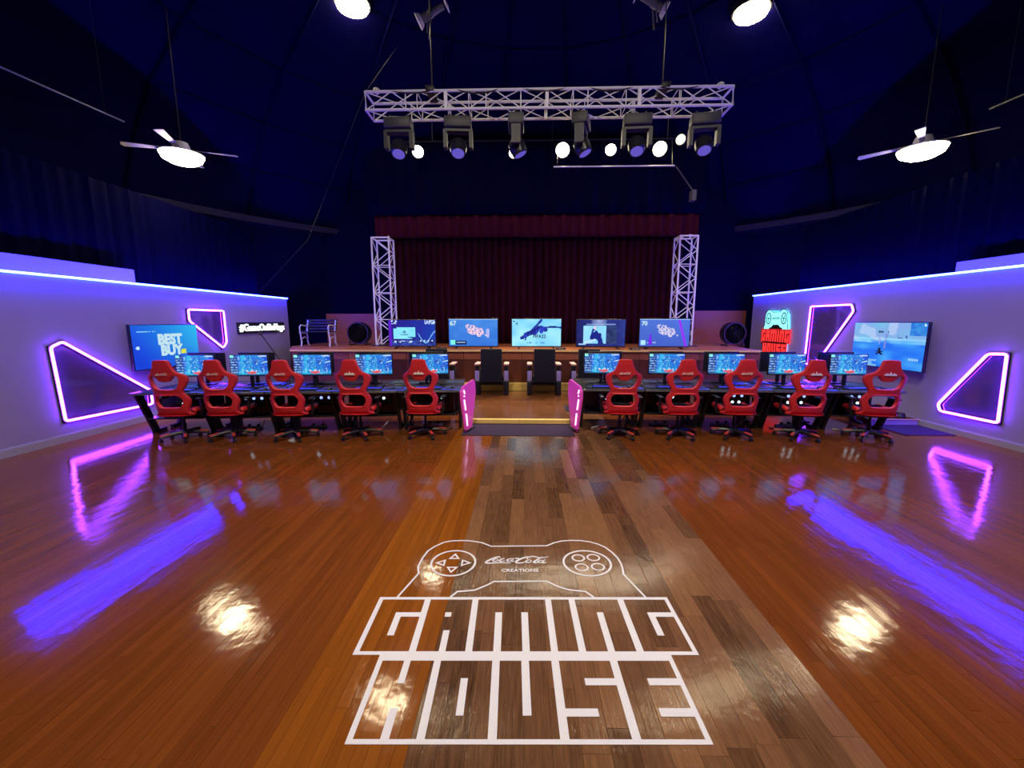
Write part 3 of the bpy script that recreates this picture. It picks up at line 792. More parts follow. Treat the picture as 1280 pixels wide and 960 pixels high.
for cx, rx in ((-.515, .170), (.522, .182)):
    MB().ribbon([fl(*p) for p in circ(cx, 2.925, rx, .168)], .016, 0, .0008, True).build('dial_ring', M_WHITE, dc)
for cx, cy in ((.464, 2.99), (.584, 2.995), (.47, 2.865), (.595, 2.87)):
    MB().ribbon([fl(*p) for p in circ(cx, cy, .047, .043, 20)], .013, 0, .0008, True).build('button_ring', M_WHITE, dc)
for dx, dy, a in ((0, .085, 0), (0, -.085, pi), (-.095, 0, pi/2), (.095, 0, -pi/2)):
    tri = [(-.034, -.026), (.034, -.026), (0, .034)]
    tri = [(x*cos(a)-y*sin(a), x*sin(a)+y*cos(a)) for x, y in tri]
    MB().ribbon([fl(-.515+dx+x, 2.922+dy+y) for x, y in tri], .013, 0, .0008, True).build('arrow_outline', M_WHITE, dc)
ms = MB(); script(ms, -.02, 2.962+OY, .000485, 0, .0008); ms.build('script_lettering', M_WHITE, dc)
text('small_lettering', 'CREATIONS', .052, M_WHITE, dc, (0, 2.822+OY, .0004), .0004, .001, sx=1.0, flat=True)

# lit sign on the other partition
gs = thing('controller_sign', 'backlit wall sign with a pale controller above red block lettering', 'sign', (XR, 11.95, 1.64), RZR)
f2 = lambda x, y: (x*.68-.012, (y-2.53)*.75)
MB().prism([(-.52, -.73), (.53, -.73), (.53, -.02), (.57, .02), (.57, .08), (.51, .40), (.34, .50), (-.34, .50), (-.52, .40), (-.58, .08), (-.58, .02), (-.53, -.02)], -.030, -.012).build('edge_light', E_GLOW, gs)
MB().prism([(-.565, -.755), (.565, -.755), (.565, -.385), (.675, -.385), (.675, .0), (-.675, .0), (-.675, -.385), (-.565, -.385)], -.055, -.031).build('red_board', E_REDS, gs)
cp = [f2(x, y) for x, y in CT_OUT]; ci = [f2(x, y) for x, y in CT_IN]
MB().prism(cp+ci[::-1], -.050, -.031).build('controller_plate', E_CYAN, gs)
MB().ribbon(cp, .022, -.054, -.0505, False, 'xz').build('controller_outline', M_BLACK, gs)
MB().prism(ci, -.046, -.031).build('dark_inset', M_BLACK, gs)
for cx in (-.515, .522):
    o = f2(cx, 2.925)
    MB().ribbon(circ(o[0], o[1], .105, .15, 20), .03, -.056, -.0505, True, 'xz').build('dial_ring', M_DKRED, gs)
    cr_ = MB().b2((o[0]-.06, -.056, o[1]-.014), (o[0]+.06, -.0505, o[1]+.014)); cr_.b2((o[0]-.012, -.056, o[1]-.09), (o[0]+.012, -.0505, o[1]+.09))
    cr_.build('dial_cross', M_DKRED, gs)
o = f2(0, 2.94); ms = MB(); script(ms, o[0], o[1], .00036, -.054, -.0505, 'xz'); ms.build('script_lettering', M_DKRED, gs)
rects(GAM, -.060, -.0555, f2, 'xz').build('gaming_lettering', M_DKRED, gs)
rects(HOU, -.060, -.0555, f2, 'xz').build('house_lettering', M_DKRED, gs)

# ------------------------------------------------------------------ gaming chairs
def shell_mesh():
    """red back shell: outline with two openings, rounded edges, wrapped forward at the sides"""
    half = [(.0,1.285),(.07,1.285),(.098,1.27),(.118,1.19),(.15,1.12),(.185,1.088),(.245,1.055),(.270,1.02),(.270,.965),(.25,.905),(.215,.85),(.196,.805),(.202,.765),
            (.236,.71),(.252,.66),(.246,.60),(.226,.535),(.214,.485),(.228,.455),(.272,.432),(.262,.415),(.15,.41),(0,.408)]
    up = [(0,.832),(.10,.835),(.148,.862),(.180,.915),(.194,.975),(.190,1.030),(.158,1.050),(.122,1.040),(.092,1.00),(.066,.965),(0,.956)]
    lo = [(0,.738),(.12,.738),(.162,.718),(.190,.668),(.184,.62),(.152,.565),(.12,.548),(0,.545)]
    cu = bpy.data.curves.new('shell', 'CURVE'); cu.dimensions = '2D'; cu.fill_mode = 'BOTH'; cu.extrude = .024; cu.bevel_depth = .012; cu.offset = -.010; cu.bevel_resolution = 2
    for h in (half, up, lo):
        P = h + [(-x, z) for x, z in h[::-1] if x > 1e-6]
        D = []
        for i, p in enumerate(P):
            q = P[(i+1) % len(P)]
            D.append(p)
            if math.hypot(q[0]-p[0], q[1]-p[1]) > .09: D += [(p[0]*(1-t)+q[0]*t, p[1]*(1-t)+q[1]*t) for t in (.33, .67)]
        sp_ = cu.splines.new('POLY'); sp_.points.add(len(D)-1); sp_.use_cyclic_u = True
        for k, p in enumerate(D): sp_.points[k].co = (p[0], p[1], 0, 1)
    t = bpy.data.objects.new('shell', cu); COL.objects.link(t)
    me = bpy.data.meshes.new_from_object(t.evaluated_get(bpy.context.evaluated_depsgraph_get())); bpy.data.objects.remove(t)
    me.name = 'backrest'
    for v in me.vertices:
        x, z, d = v.co
        v.co = (x, back_y(x, z)-d, z)
    me.materials.clear(); me.materials.append(M_RED)
    bm = bmesh.new(); bm.from_mesh(me); bmesh.ops.remove_doubles(bm, verts=bm.verts, dist=1e-5); bmesh.ops.recalc_face_normals(bm, faces=bm.faces); bm.to_mesh(me); bm.free()
    for p in me.polygons: p.use_smooth = True
    me.set_sharp_from_angle(angle=R(45))
    return me
def back_y(x, z): return -.20-(z-.42)*.16+1.7*max(0, abs(x)-.15)**1.5
def make_chair(logo):
    t = thing('gaming_chair', 'red gaming chair', 'chair', (0,0,0), 0, 'red gaming chairs along the desks')
    bk = inst('backrest', SHELL, t)
    ly = back_y(0, 1.09)-.044
    if logo == 'script':
        ms = MB(); script(ms, 0, 1.075, .000165, ly-.003, ly, 'xz'); ms.build('logo', M_LOGO, bk)
    else:
        lg = MB().prism([(-.08, 1.055), (.08, 1.055), (.074, 1.080), (-.074, 1.080)], ly-.003, ly)
        for q in (-.045, 0, .045): lg.prism([(q-.016, 1.081), (q+.016, 1.081), (q, 1.094 if q else 1.116)], ly-.003, ly)
        lg.build('logo', M_LOGO, bk)
    # padding on the sitter's side
    rbox('head_cushion', (0, back_y(0, 1.12)+.055, 1.12), (.19, .05, .26), .022, M_BLKF, t, rot=Matrix.Rotation(R(9), 3, 'X'))
    st_ = rbox('seat', (0, .085, .455), (.50, .45, .095), .035, M_BLKF, t)
    for s in (-1, 1): rbox('seat_bolster', (s*.225, .09, .478), (.085, .44, .085), .035, M_RED, st_)
    rbox('seat_pan', (0, .0, .395), (.34, .34, .03), .01, M_BLACKM, t)
    for s in (-1, 1):
        ar = MB().tube([(s*.20, -.02, .395), (s*.28, -.02, .40), (s*.30, -.02, .46), (s*.30, -.02, .64)], .02, 6).build('armrest', M_BLACK, t, True)
        rbox('arm_pad', (s*.30, .02, .655), (.07, .26, .03), .012, M_BLACK, ar)
    MB().tube([(.12, .02, .375), (.30, .0, .37)], .008, 6).build('tilt_lever', M_BLACKM, t)
    MB().lathe([(.028, .13), (.028, .25), (.02, .25), (.02, .385)], 10, (0, -.0, 0)).build('gas_cylinder', M_BLACKM, t, True)
    ba = MB().lathe([(.0, .075), (.055, .08), (.06, .10), (.045, .14), (0, .14)], 10).build('star_base', M_BLACK, t, True)
    for k in range(5):
        a = 2*pi*k/5+.25; c, s_ = cos(a), sin(a)
        leg = MB().tube([(.03*c, .03*s_, .112), (.18*c, .18*s_, .105), (.31*c, .31*s_, .080)], [.034, .027, .022], 6)
        leg.build('base_arm', M_BLACK, ba, True)
        rbox('red_cap', (.262*c, .262*s_, .112), (.13, .045, .022), .009, M_REDP, ba, rot=Matrix.Rotation(a, 3, 'Z') @ Matrix.Rotation(.16, 3, 'Y'))
        cst = MB(); px, py = .315*c, .315*s_
        for off in (-.016, .016):
            q = (px-s_*off, py+c*off)
            prof = [(.0, -.009), (.026, -.009), (.029, -.005), (.029, .005), (.026, .009), (0, .009)]
            rg = MB().lathe(prof, 12)
            M3 = Matrix.Rotation(a, 3, 'Z') @ Matrix.Rotation(pi/2, 3, 'X')
            cst.add([M3 @ Vector(v)+Vector((q[0], q[1], .0295)) for v in rg.v], rg.f)
        cst.bar((px, py, .03), (px, py, .075), .010, 6)
        cst.build('caster', M_BLACK, t, True)
    return t
M_LOGO = mat('logo_print', (.85, .78, .74), .5)
SHELL = shell_mesh()
CH1, CH2 = make_chair('script'), make_chair('crest')
used = set()
CHAIRS = [ # x, y, turn, logo, label
 (-5.40, 6.24, 7, 1, 'red gaming chair with script logo at the desk end against the hashtag-sign wall'),
 (-4.67, 6.30, 6, 1, 'red gaming chair with script logo, second from the hashtag-sign wall'),
 (-3.65, 6.33, 4, 1, 'red gaming chair with script logo, middle of the hashtag-sign side row'),
 (-2.63, 6.42, 2, 2, 'red gaming chair with crest logo, second from the aisle, hashtag-sign side'),
 (-1.60, 6.52, 0, 2, 'red gaming chair with crest logo beside the aisle, hashtag-sign side'),
 (1.56, 6.58, -4, 1, 'red gaming chair with script logo beside the aisle, red-sign side'),
 (2.49, 6.58, -3, 1, 'red gaming chair with script logo, second from the aisle, red-sign side'),
 (3.40, 6.60, -6, 1, 'red gaming chair with script logo, middle of the red-sign side row'),
 (4.40, 6.56, -7, 2, 'red gaming chair with crest logo, second from the red-sign wall'),
 (5.50, 6.55, -12, 2, 'red gaming chair with crest logo at the desk end near the seascape television'),
]
for x, y, a, lg, lab in CHAIRS:
    src = CH1 if lg == 1 else CH2
    o = src if lg not in used else copy_tree(src); used.add(lg)
    o.location = (x, y, 0); o.rotation_euler = (0, 0, R(a)); o['label'] = lab

# ------------------------------------------------------------------ desks, monitors, computers
DW, DD, DZ = 1.04, .66, .735
def make_desk(back=False):
    t = thing('gaming_desk', 'black gaming desk', 'desk', (0,0,0), 0, 'black gaming desks in the back row' if back else 'black gaming desks in the front row')
    rbox('desktop', (0, DD/2, DZ-.014), (DW-.006, DD, .028), .006, M_DESK, t)
    MB().b2((-DW/2+.01, -.004, DZ-.030), (DW/2-.01, .004, DZ-.006)).build('edge_strip', M_GREY, t)
    for s in (-1, 1):
        x = s*(DW/2-.05)
        l = MB()
        poly = [(.06, DZ-.028), (.20, DZ-.028), (.46, .05), (.62, .05), (.62, 0), (.34, 0), (.34, .05)]
        n_ = len(poly)
        l.add([(x-.02, y, z) for y, z in poly]+[(x+.02, y, z) for y, z in poly],
              [tuple(range(n_)), tuple(range(n_, 2*n_))[::-1]]+[(i, i+n_, (i+1) % n_+n_, (i+1) % n_) for i in range(n_)])
        l.build('leg', M_BLACKM, t)
    MB().b2((-DW/2+.08, .56, .28), (DW/2-.08, .575, DZ-.03)).build('back_panel', M_DESK, t)
    MB().b2((-DW/2+.08, .20, .27), (DW/2-.08, .56, .288)).build('shelf', M_DESK, t)
    return t
MW, MH = .625, .365
def pic_game(u, v):
    c = mixc((20, 60, 190), (40, 120, 225), nz(u*6, v*3, 1))
    st_ = nz(u*30, v*2.2, 4)
    g = math.exp(-((u-.34)/.09)**2)+.75*math.exp(-((u-.54)/.08)**2)+.4*math.exp(-((u-.74)/.1)**2)
    c = mixc(c, (70, 215, 245), g*(.35+.65*st_))
    if v < .45: c = mixc(c, (50, 225, 235), (.45-v)*1.6*(.4+.6*nz(u*14, v*9, 6)))
    if nz(u*36, v*22, 8) > .80: c = mixc(c, (200, 240, 250), .65)
    if nz(u*24, v*14, 12) > .80: c = mixc(c, (14, 40, 130), .55)
    if u < .20: c = mixc(c, (40, 60, 110), .5)
    if u < .18 and .05 < (v*8) % 1 < .5 and nz(u*40, v*16, 3) > .45: c = (150, 185, 215)
    if u < .10 and v > .88: c = (140, 240, 225)
    if inr(u, v, .36, .97, .10, .26) and nz(u*22, v*14, 15) > .66: c = (240, 225, 230)
    if math.hypot((u-.56)/.13, (v-.13)/.07) < 1 and nz(u*18, v*9, 16) > .35: c = (215, 90, 100)
    if v < .06: c = mixc(c, (10, 20, 60), .6)
    if inr(u, v, .76, .98, .93, .985): c = (190, 215, 245)
    if abs(v-(.62+(u-.85)*.4)) < .022 and u > .86: c = (190, 235, 215)
    return c
PIC_GAME = picture('screen', MW-.024, MH-.026, 72, 40, pic_game)
def make_monitor(front=True):
    t = thing('monitor', 'monitor', 'monitor', (0,0,0), 0, 'monitors showing a game' if front else 'monitors turned to the stage')
    rbox('housing', (0, .02, .385), (MW, .04, MH), .008, M_BLACK, t)
    if front: inst('screen', PIC_GAME, t, (0, -.0015, .389))
    else: MB().b2((-MW/2+.012, -.002, .21), (MW/2-.012, .0005, .555)).build('screen', M_GLASSY, t)
    rbox('neck', (0, .06, .20), (.06, .04, .36), .01, M_BLACK, t)
    sb = rbox('stand_foot', (0, .07, .008), (.26, .18, .016), .006, M_BLACK, t)
    return t
def make_keyboard():
    t = thing('keyboard', 'keyboard', 'keyboard', (0,0,0), 0, 'blue lit keyboards on the front desks')
    rbox('case', (0, 0, .011), (.44, .145, .022), .006, M_BLACK, t)
    for j in range(5):
        MB().b2((-.205, -.058+j*.024, .022), (.205, -.058+j*.024+.018, .027)).build('key_row', E_KEY, t)
    return t
def make_pad():
    t = thing('mouse_pad', 'mouse pad', 'mouse pad', (0,0,0), 0, 'blue edged mouse pads on the front desks')
    MB().b2((-.17, -.125, 0), (.17, .125, .004)).build('mat', M_PAD, t)
    MB().ribbon([(-.172, -.127), (.172, -.127), (.172, .127), (-.172, .127)], .007, .0, .006, True).build('edge_light', E_PAD, t)
    return t
def make_mouse():
    t = thing('mouse', 'mouse', 'mouse', (0,0,0), 0, 'gaming mice on the front desks')
    bm_ = MB().lathe([(0, .036), (.014, .033), (.026, .022), (.031, .008), (.030, 0)], 14)
    bm_.v = [(x, y*1.8, z) for x, y, z in bm_.v]
    bm_.build('shell', M_BLACK, t, True)
    MB().b2((-.004, .02, .033), (.004, .04, .040)).build('wheel', E_KEY, t)
    return t
def make_pc(kind):
    t = thing('computer', 'computer', 'computer', (0,0,0), 0, 'computers under the front desks')
    rbox('case', (0, .11, .19), (.42, .20, .36), .008, M_BLACK, t)
    MB().b2((-.20, .004, .03), (.20, .0105, .35)).build('glass_side', M_GLASSY, t)
    lit = {0: [(0, .27)], 1: [(-.13, .29), (0, .29), (.13, .29), (-.11, .12)], 2: [(-.13, .30), (0, .30), (.13, .30), (-.13, .19), (-.02, .19), (.09, .19), (-.12, .08), (.0, .08)], 3: [(-.10, .22), (-.04, .21)]}[kind]
    for i, (x, z) in enumerate(lit):
        MB().lathe([(.020, -.003), (.024, -.003), (.024, .003), (.020, .003), (.020, -.003)] if kind != 3 else [(.0, -.004), (.012, -.004), (.012, .004), (0, .004)], 14, (x, 0, z), 'y').build('fan_light', E_DOTW if (kind in (0, 3) or i > 2) else E_DOT, t)
    for x in (-.16, .16):
        for y in (.05, .17): MB().lathe([(.018, 0), (.018, .011)], 8, (x, y, 0)).build('foot', M_BLACK, t)
    return t
desk0, deskb0, mon0, monb0, kb0, ms0 = make_desk(), make_desk(True), make_monitor(), make_monitor(False), make_keyboard(), make_mouse()
pad0 = make_pad()
pc0 = [make_pc(k) for k in range(4)]
first = set()
def put(src, loc, rz, lab):
    o = src if src not in first else copy_tree(src); first.add(src)
    o.location = loc; o.rotation_euler = (0, 0, rz); o['label'] = lab
    return o
# (front edge centre x, y, turn, monitor x offset, computer kind)
ORD_L = ['by the hashtag-sign wall', 'second from the hashtag-sign wall', 'mid-row on the hashtag-sign side', 'second from aisle, hashtag-sign side', 'at the aisle, hashtag-sign side']
ORD_R = ['at the aisle, red-sign side', 'second from aisle, red-sign side', 'mid-row on the red-sign side', 'second from the red-sign wall', 'near the seascape television']
rows = []
aL = R(5.2)
for i in range(5):
    u = (i+.5)*DW-.02
    rows.append((-6.18+cos(aL)*u, 6.17+sin(aL)*u, aL, ORD_L[i], i))
aR = R(-1.0)
for i in range(5):
    u = (i+.5)*DW
    rows.append((.965+cos(aR)*u, 6.80+sin(aR)*u, aR, ORD_R[i], i+5))
MONX = [-5.43, -4.57, -3.54, -2.52, -1.57, 1.36, 2.48, 3.49, 4.51, 5.53]
PCK = [3, 1, 1, 0, 0, 3, 0, 2, 2, 2]
for x, y, a, od, i in rows:
    rot = Matrix.Rotation(a, 3, 'Z')
    W = lambda lx, ly, lz: tuple(Vector((x, y, 0))+rot @ Vector((lx, ly, lz)))
    put(desk0, (x, y, 0), a, 'black gaming desk with angled legs, front row, '+od)
    mx = (MONX[i]-x)/cos(a)
    put(mon0, W(mx, .44, DZ), a, 'monitor showing a blue-lit game, '+od)
    kx_ = mx*.6-.02
    put(kb0, W(kx_, .20, DZ), a+R(random.uniform(-6, 6)), 'blue lit keyboard on the desk '+od)
    put(pad0, W(kx_+.42, .19, DZ), a+R((-1 if i < 5 else 1)*random.uniform(-4, 18)), 'mouse pad with a blue lit edge, desk '+od)
    put(ms0, W(kx_+.40, .20, DZ+.004), a+R(random.uniform(-15, 15)), 'black mouse on the desk '+od)
    px = .16 if i < 5 else .05
    if i in (2, 3): px = .22
    put(pc0[PCK[i]], W(px, .335, .288), a, 'black computer with fan lights under the desk '+od)
    put(deskb0, W(0, 1.36, 0), a+pi, 'black gaming desk in the back row, '+od)
    o = put(monb0, W(mx+(-.14 if i < 5 else .14), .98, DZ), a+pi, 'dark back of a monitor facing the stage, '+od)
    if i in (1, 2, 4, 6, 7, 8):
        g = thing('power_strip', 'white power strip on the floor under the desk '+od, 'power strip', W(-.1+.06*(i % 3), .56+.02*(i % 2), 0), a+R(12*(i % 3)-10), 'white power strips under the desks')
        rbox('body', (0, 0, .02), (.34, .06, .04), .008, M_WHITEP, g)
        for k in range(4): MB().lathe([(.016, .040), (.016, .043)], 10, (-.12+.075*k, 0, 0)).build('socket', M_GREY, g)
        rbox('plug', (-.045, 0, .06), (.045, .045, .04), .008, M_BLACK, g); rbox('plug', (.105, 0, .06), (.045, .045, .04), .008, M_BLACK, g)
    if i in (1, 3, 4, 5, 7, 8, 9):
        pts = [W(-.3+.09*k, .34+.09*sin(k*1.3+i), .012+(.10*max(0, k-5) if i % 2 else 0)) for k in range(8)]
        cb = MB().tube(pts, .011, 6)
        tag(cb.build('cable', M_WHITEP if i % 2 else M_GREY, None, True), 'loose cable lying on the floor under the desk '+od, 'cable', 'loose cables under the desks')
bm0 = thing('microphone_boom', 'thin black microphone boom rising behind the monitors under the hashtag sign', 'microphone', (-4.50, 7.62, DZ), 0)
MB().lathe([(.07, 0), (.07, .02), (.02, .03)], 14).build('base', M_BLACK, bm0, True)
MB().tube([(0, 0, .02), (-.06, 0, .34), (-.37, -.06, .87)], .010, 6).build('arm', M_BLACKM, bm0)
MB().tube([(-.37, -.06, .87), (-.41, -.06, .93)], [.022, .026], 10).build('capsule', M_BLACK, bm0, True)
cc = MB()
for k in range(4): cc.tube([(6.92+(.085-.006*k)*cos(j*pi/8), 7.62+(.085-.006*k)*sin(j*pi/8), .128+.018*k) for j in range(16)], .011, 6, True)
tag(cc.build('cable_coil', M_BLACK, None, True), 'coiled black cable on the platform by the red-sign wall', 'cable')
# pink light panels at the two desk ends beside the aisle
def pink(x, y, a, s, lab):
    t = thing('light_panel', lab, 'light panel', (x, y, 0), a, 'pink light panels beside the aisle')
    poly = [(.10, .02), (.34, .04), (.52, .62), (.50, .80), (.44, .86), (.02, .80), (-.06, .72), (-.06, .60)]
    n_ = len(poly); l = MB()
    l.add([(-.018, p, z) for p, z in poly]+[(.018, p, z) for p, z in poly], [tuple(range(n_)), tuple(range(n_, 2*n_))[::-1]]+[(i, i+n_, (i+1) % n_+n_, (i+1) % n_) for i in range(n_)])
    l.build('plate', E_PINK, t)
    for (y0, z0, y1, z1) in ((-.01, .74, .02, .68), (.00, .58, .05, .40), (.07, .33, .11, .12)):
        MB().tube([(s*.024, y0+.02, z0), (s*.024, y1+.02, z1)], .011, 6).build('led_dash', E_DASH, t)
    for (y0, z0) in ((.03, .64),): MB().lathe([(.0, -.004), (.014, -.004), (.014, .004), (0, .004)], 8, (s*.022, y0, z0), 'x').build('led_dot', E_DASH, t)
    MB().b2((-.05, .08, .036), (.05, .40, .052)).build('foot', M_BLACKM, t)
pink(-1.00, 6.60, R(-16), 1, 'pink glowing panel at the aisle end of the hashtag-sign side desks')
pink(.93, 6.68, R(15), -1, 'pink glowing panel at the aisle end of the red-sign side desks')

# ------------------------------------------------------------------ overhead rig
TY, TZ, TX0, TX1 = 8.715, 6.01, -3.04, 3.87
tr_ = thing('lighting_truss', 'long aluminium box truss hanging before the stage', 'truss', (TX0, TY, TZ), 0)
truss(tr_, TX1-TX0, .43, .32, 14, 'x', .027, .010)
for k in (2, 4, 6, 9, 11, 13.5, 15.5):
    u = (TX1-TX0)*k/18
    for s in (-1, 1):
        MB().b2((u-.03, s*.215-.02, -.15), (u+.03, s*.215+.02, .15)).build('joint_plate', M_ALU, tr_) if k in (4, 9, 13.5) else MB().bar((u, s*.215, -.16), (u, s*.215, .16), .010, 6).build('upright', M_ALU, tr_)
for x in (-1.8, 2.62):
    z1 = vault_z(x, TY)
    MB().bar((x-TX0, 0, .10), (x-TX0, 0, z1-TZ+.05), .012, 6).build('hoist_rod', M_BLACKM, tr_)
    rbox('hoist_clamp', (x-TX0, 0, .20), (.16, .50, .10), .01, M_BLACKM, tr_)
for k in range(5):
    u0 = .5+k*1.25
    MB().tube([(u0+.16*j, -.23, .165-.05*sin(pi*j/5)*(1+.4*(k % 2))) for j in range(6)], .012, 6).build('power_cable', M_BLACK, tr_, True)

def make_head():
    t = thing('moving_head', 'moving head', 'stage light', (0,0,0), 0, 'black moving head lights under the truss')
    rbox('base', (0, 0, -.13), (.52, .30, .20), .02, M_HOUS, t)
    for s in (-1, 1): MB().tube([(s*.16, 0, -.04), (s*.16, 0, .05)], .022, 6).build('clamp', M_BLACKM, t)
    y = MB()
    y.b2((-.25, -.09, -.29), (.25, .09, -.245))
    for s in (-1, 1): y.add(*(lambda q: (q.v, q.f))(MB().b2((s*.25-.035, -.085, -.58), (s*.25+.035, .085, -.25))))
    y.build('yoke', M_HOUS, t)
    tl_ = Matrix.Rotation(R(-26), 3, 'X')
    for prof, nm, mt in (([(0, .10), (.10, .10), (.155, .04), (.165, -.06), (.15, -.18), (.125, -.20)], 'head', M_BLACK), ([(.122, -.196), (.118, -.206), (.06, -.214), (0, -.216)], 'lens', E_LENSB)):
        q = MB().lathe(prof, 18); q.v = [tuple(tl_ @ Vector(v)+Vector((0, 0, -.52))) for v in q.v]; q.build(nm, mt, t, True)
    return t
mh = make_head()
HEADS = [(-2.48, 0, 'at the truss end over the hashtag-sign side'), (-1.31, 4, 'second from the truss end over the hashtag-sign side'), (-.17, 90, 'turned side-on, left of the truss middle joint'),
         (1.10, 74, 'turned at an angle near the truss middle'), (2.175, -4, 'second from the truss end over the red-sign side'), (3.47, -8, 'at the truss end over the red-sign side')]
HEADS[2] = (-.17, 90, 'turned side-on below the truss')
for i, (x, a, lab) in enumerate(HEADS):
    o = mh if i == 0 else copy_tree(mh)
    o.location = (x, TY, TZ-.16-.045); o.rotation_euler = (0, 0, R(a)); o['label'] = 'black moving head stage light hanging '+lab
def clip_lamp(x, s, lab):
    t = thing('clip_lamp', lab, 'lamp', (x, TY-.1, TZ+.186), R(20*s), 'small lamps on the truss top')
    MB().tube([(0, 0, 0), (0, 0, .05), (.03*s, 0, .10)], .012, 6).build('stem', M_BLACKM, t)
    MB().lathe([(.02, 0), (.05, .05), (.06, .11), (.058, .112), (0, .10)], 12, (.02*s, -.02, .08), 'y').build('shade', M_WHITEP, t, True)
clip_lamp(-2.88, -1, 'small white clip lamp on the truss end over the hashtag-sign side')
clip_lamp(3.70, 1, 'small white clip lamp on the truss end over the red-sign side')

# profile spotlights high above the truss
def profile_spot(x, z, a, lab):
    t = thing('profile_spotlight', lab, 'stage light', (x, 8.95, z), a, 'profile spotlights above the truss')
    rr = Matrix.Rotation(R(62), 3, 'Y')
    def L_(prof): 
        q = MB().lathe(prof, 12); q.v = [tuple(rr @ Vector(v)) for v in q.v]; return q
    L_([(.0, -.02), (.07, -.02), (.075, .20), (.06, .22), (.055, .46), (0, .46)]).build('barrel', M_GREY, t, True)
    L_([(.13, -.10), (.15, -.10), (.10, -.02), (.06, -.02)]).build('lens_hood', M_WHITEP, t, True)
    q = MB().b2((-.10, -.10, .52), (.10, .10, .535)); q.v = [tuple(rr @ Vector(v)) for v in q.v]; q.build('rear_plate', M_WHITEP, t)
    MB().tube([(.10, .10, -.30), (.14, .10, .08), (.14, -.10, .08), (.10, -.10, -.30)], .014, 6).build('yoke', M_GREY, t, True)
    MB().bar((.14, 0, .08), (.14, 0, vault_z(x, 8.95)-z+.04), .016, 6).build('drop_pipe', M_BLACKM, t)
profile_spot(-2.0, 7.68, 0, 'grey profile spotlight hanging above the truss, hashtag-sign side')
profile_spot(2.60, 7.78, R(180), 'grey profile spotlight hanging above the truss, red-sign side')

# stage batten with spot lamps
bt = thing('lighting_batten', 'dark lighting pipe above the stage front carrying the spot lamps', 'pipe', (.5, 12.9, 7.05), 0)
MB().bar((-4.0, 0, 0), (4.3, 0, 0), .026, 8).build('pipe', M_BLACKM, bt)
for x in (-3.2, .3, 3.6): MB().bar((x, 0, 0), (x, 0, vault_z(x+.5, 12.9)-7.05+.03), .012, 6).build('drop_rod', M_BLACKM, bt)
def spot(x, z, mt, r, lab, tilt=122):
    t = thing('spot_lamp', lab, 'stage light', (x, 12.84, z), 0, 'bright spot lamps above the stage')
    rr = Matrix.Rotation(R(tilt), 3, 'X')
    def L_(prof):
        q = MB().lathe(prof, 14); q.v = [tuple(rr @ Vector(v)) for v in q.v]; return q
    L_([(0, -.30), (r*.7, -.30), (r*1.05, -.10), (r*1.18, .03), (r*1.12, .03), (r*1.0, -.02)]).build('can', M_BLACKM, t, True)
    L_([(r*1.05, -.015), (r*.8, .03), (r*.4, .05), (0, .055)]).build('lens', mt, t, True)
    MB().tube([(0, .06, 7.05-z), (0, .10, .16), (0, .14, .06)], .014, 6).build('hanger', M_BLACKM, t)
    if mt is E_SPOT:   # its beam, thrown down on the aisle and the stage front
        ld = bpy.data.lights.new('beam', 'SPOT'); ld.energy = P_SPOT; ld.color = (1, .83, .56); ld.spot_size = R(48); ld.spot_blend = 1; ld.shadow_soft_size = .12
        o = bpy.data.objects.new('beam', ld); COL.objects.link(o); o.parent = t; o.location = (0, -.11, -.07)
        d = Vector((.25*x-x, 9.4-12.8, .2-z)); o.rotation_euler = d.to_track_quat('-Z', 'Y').to_euler()
for x, z, mt, r, lab in ((-3.12, 6.76, E_SPOT, .15, 'bright warm spot lamp hanging alone over the hashtag-sign side of the stage'), (-.325, 6.69, E_SPOT, .12, 'smaller bright spot lamp just below a side-on moving head'),
                         (1.095, 6.76, E_SPOT, .18, 'largest bright spot lamp over the pipe end'), (2.48, 6.75, E_SPOT, .14, 'bright spot lamp between two moving heads on the red-sign side'),
                         (3.88, 6.76, E_SPOT, .18, 'bright spot lamp over the braced end of the white pipe'), (4.46, 7.0, E_SPOTD, .13, 'dim elongated spot lamp beside the last moving head')):
    spot(x, z, mt, r, lab)
wp = thing('white_pipe', 'thin white pipe with an angled brace above the stage', 'pipe', (.84, 12.75, 6.27), 0)
MB().bar((0, 0, 0), (3.46, 0, 0), .022, 8).build('pipe', M_WHITEP, wp)
MB().bar((3.50, 0, -.02), (4.05, .05, -.68), .018, 6).build('brace', M_GREY, wp)
MB().b2((4.0, -.03, -.95), (4.12, .2, -.66)).build('bracket', M_GREY, wp)
for x in (.10, 3.4): MB().bar((x, 0, 0), (x, .16, .78), .012, 6).build('hanger', M_BLACKM, wp)
tag(MB().tube([(-3.10, 11, vault_z(-3.1, 11)-.01), (-3.92, 11, 7.45), (-5.63, 11.0, 3.95), (-7.17, 11.0, 2.50)], .005, 5).build('rigging_rope', M_BLACKM), 'thin rope slanting from the vault down to the hashtag-sign wall', 'rope')
def hung_pipe(p0, p1, lab):
    t = thing('hung_pipe', lab, 'pipe', (0, 0, 0), 0)
    a, b = Vector(p0), Vector(p1)
    MB().bar(a, b, .015, 8).build('pipe', M_GREY, t)
    for f in (.1, .9):
        q = a.lerp(b, f); MB().bar(q, (q.x, q.y, vault_z(q.x, q.y)+.02), .003, 5).build('drop_wire', M_BLACK, t)
hung_pipe((-7.6, 4.6, 5.40), (-7.6, 8.26, 5.60), 'thin pale pipe hanging from the vault over the hashtag-sign wall')
hung_pipe((8.0, 5.6, 5.40), (8.0, 7.96, 5.47), 'thin pale pipe hanging from the vault over the red-sign wall')

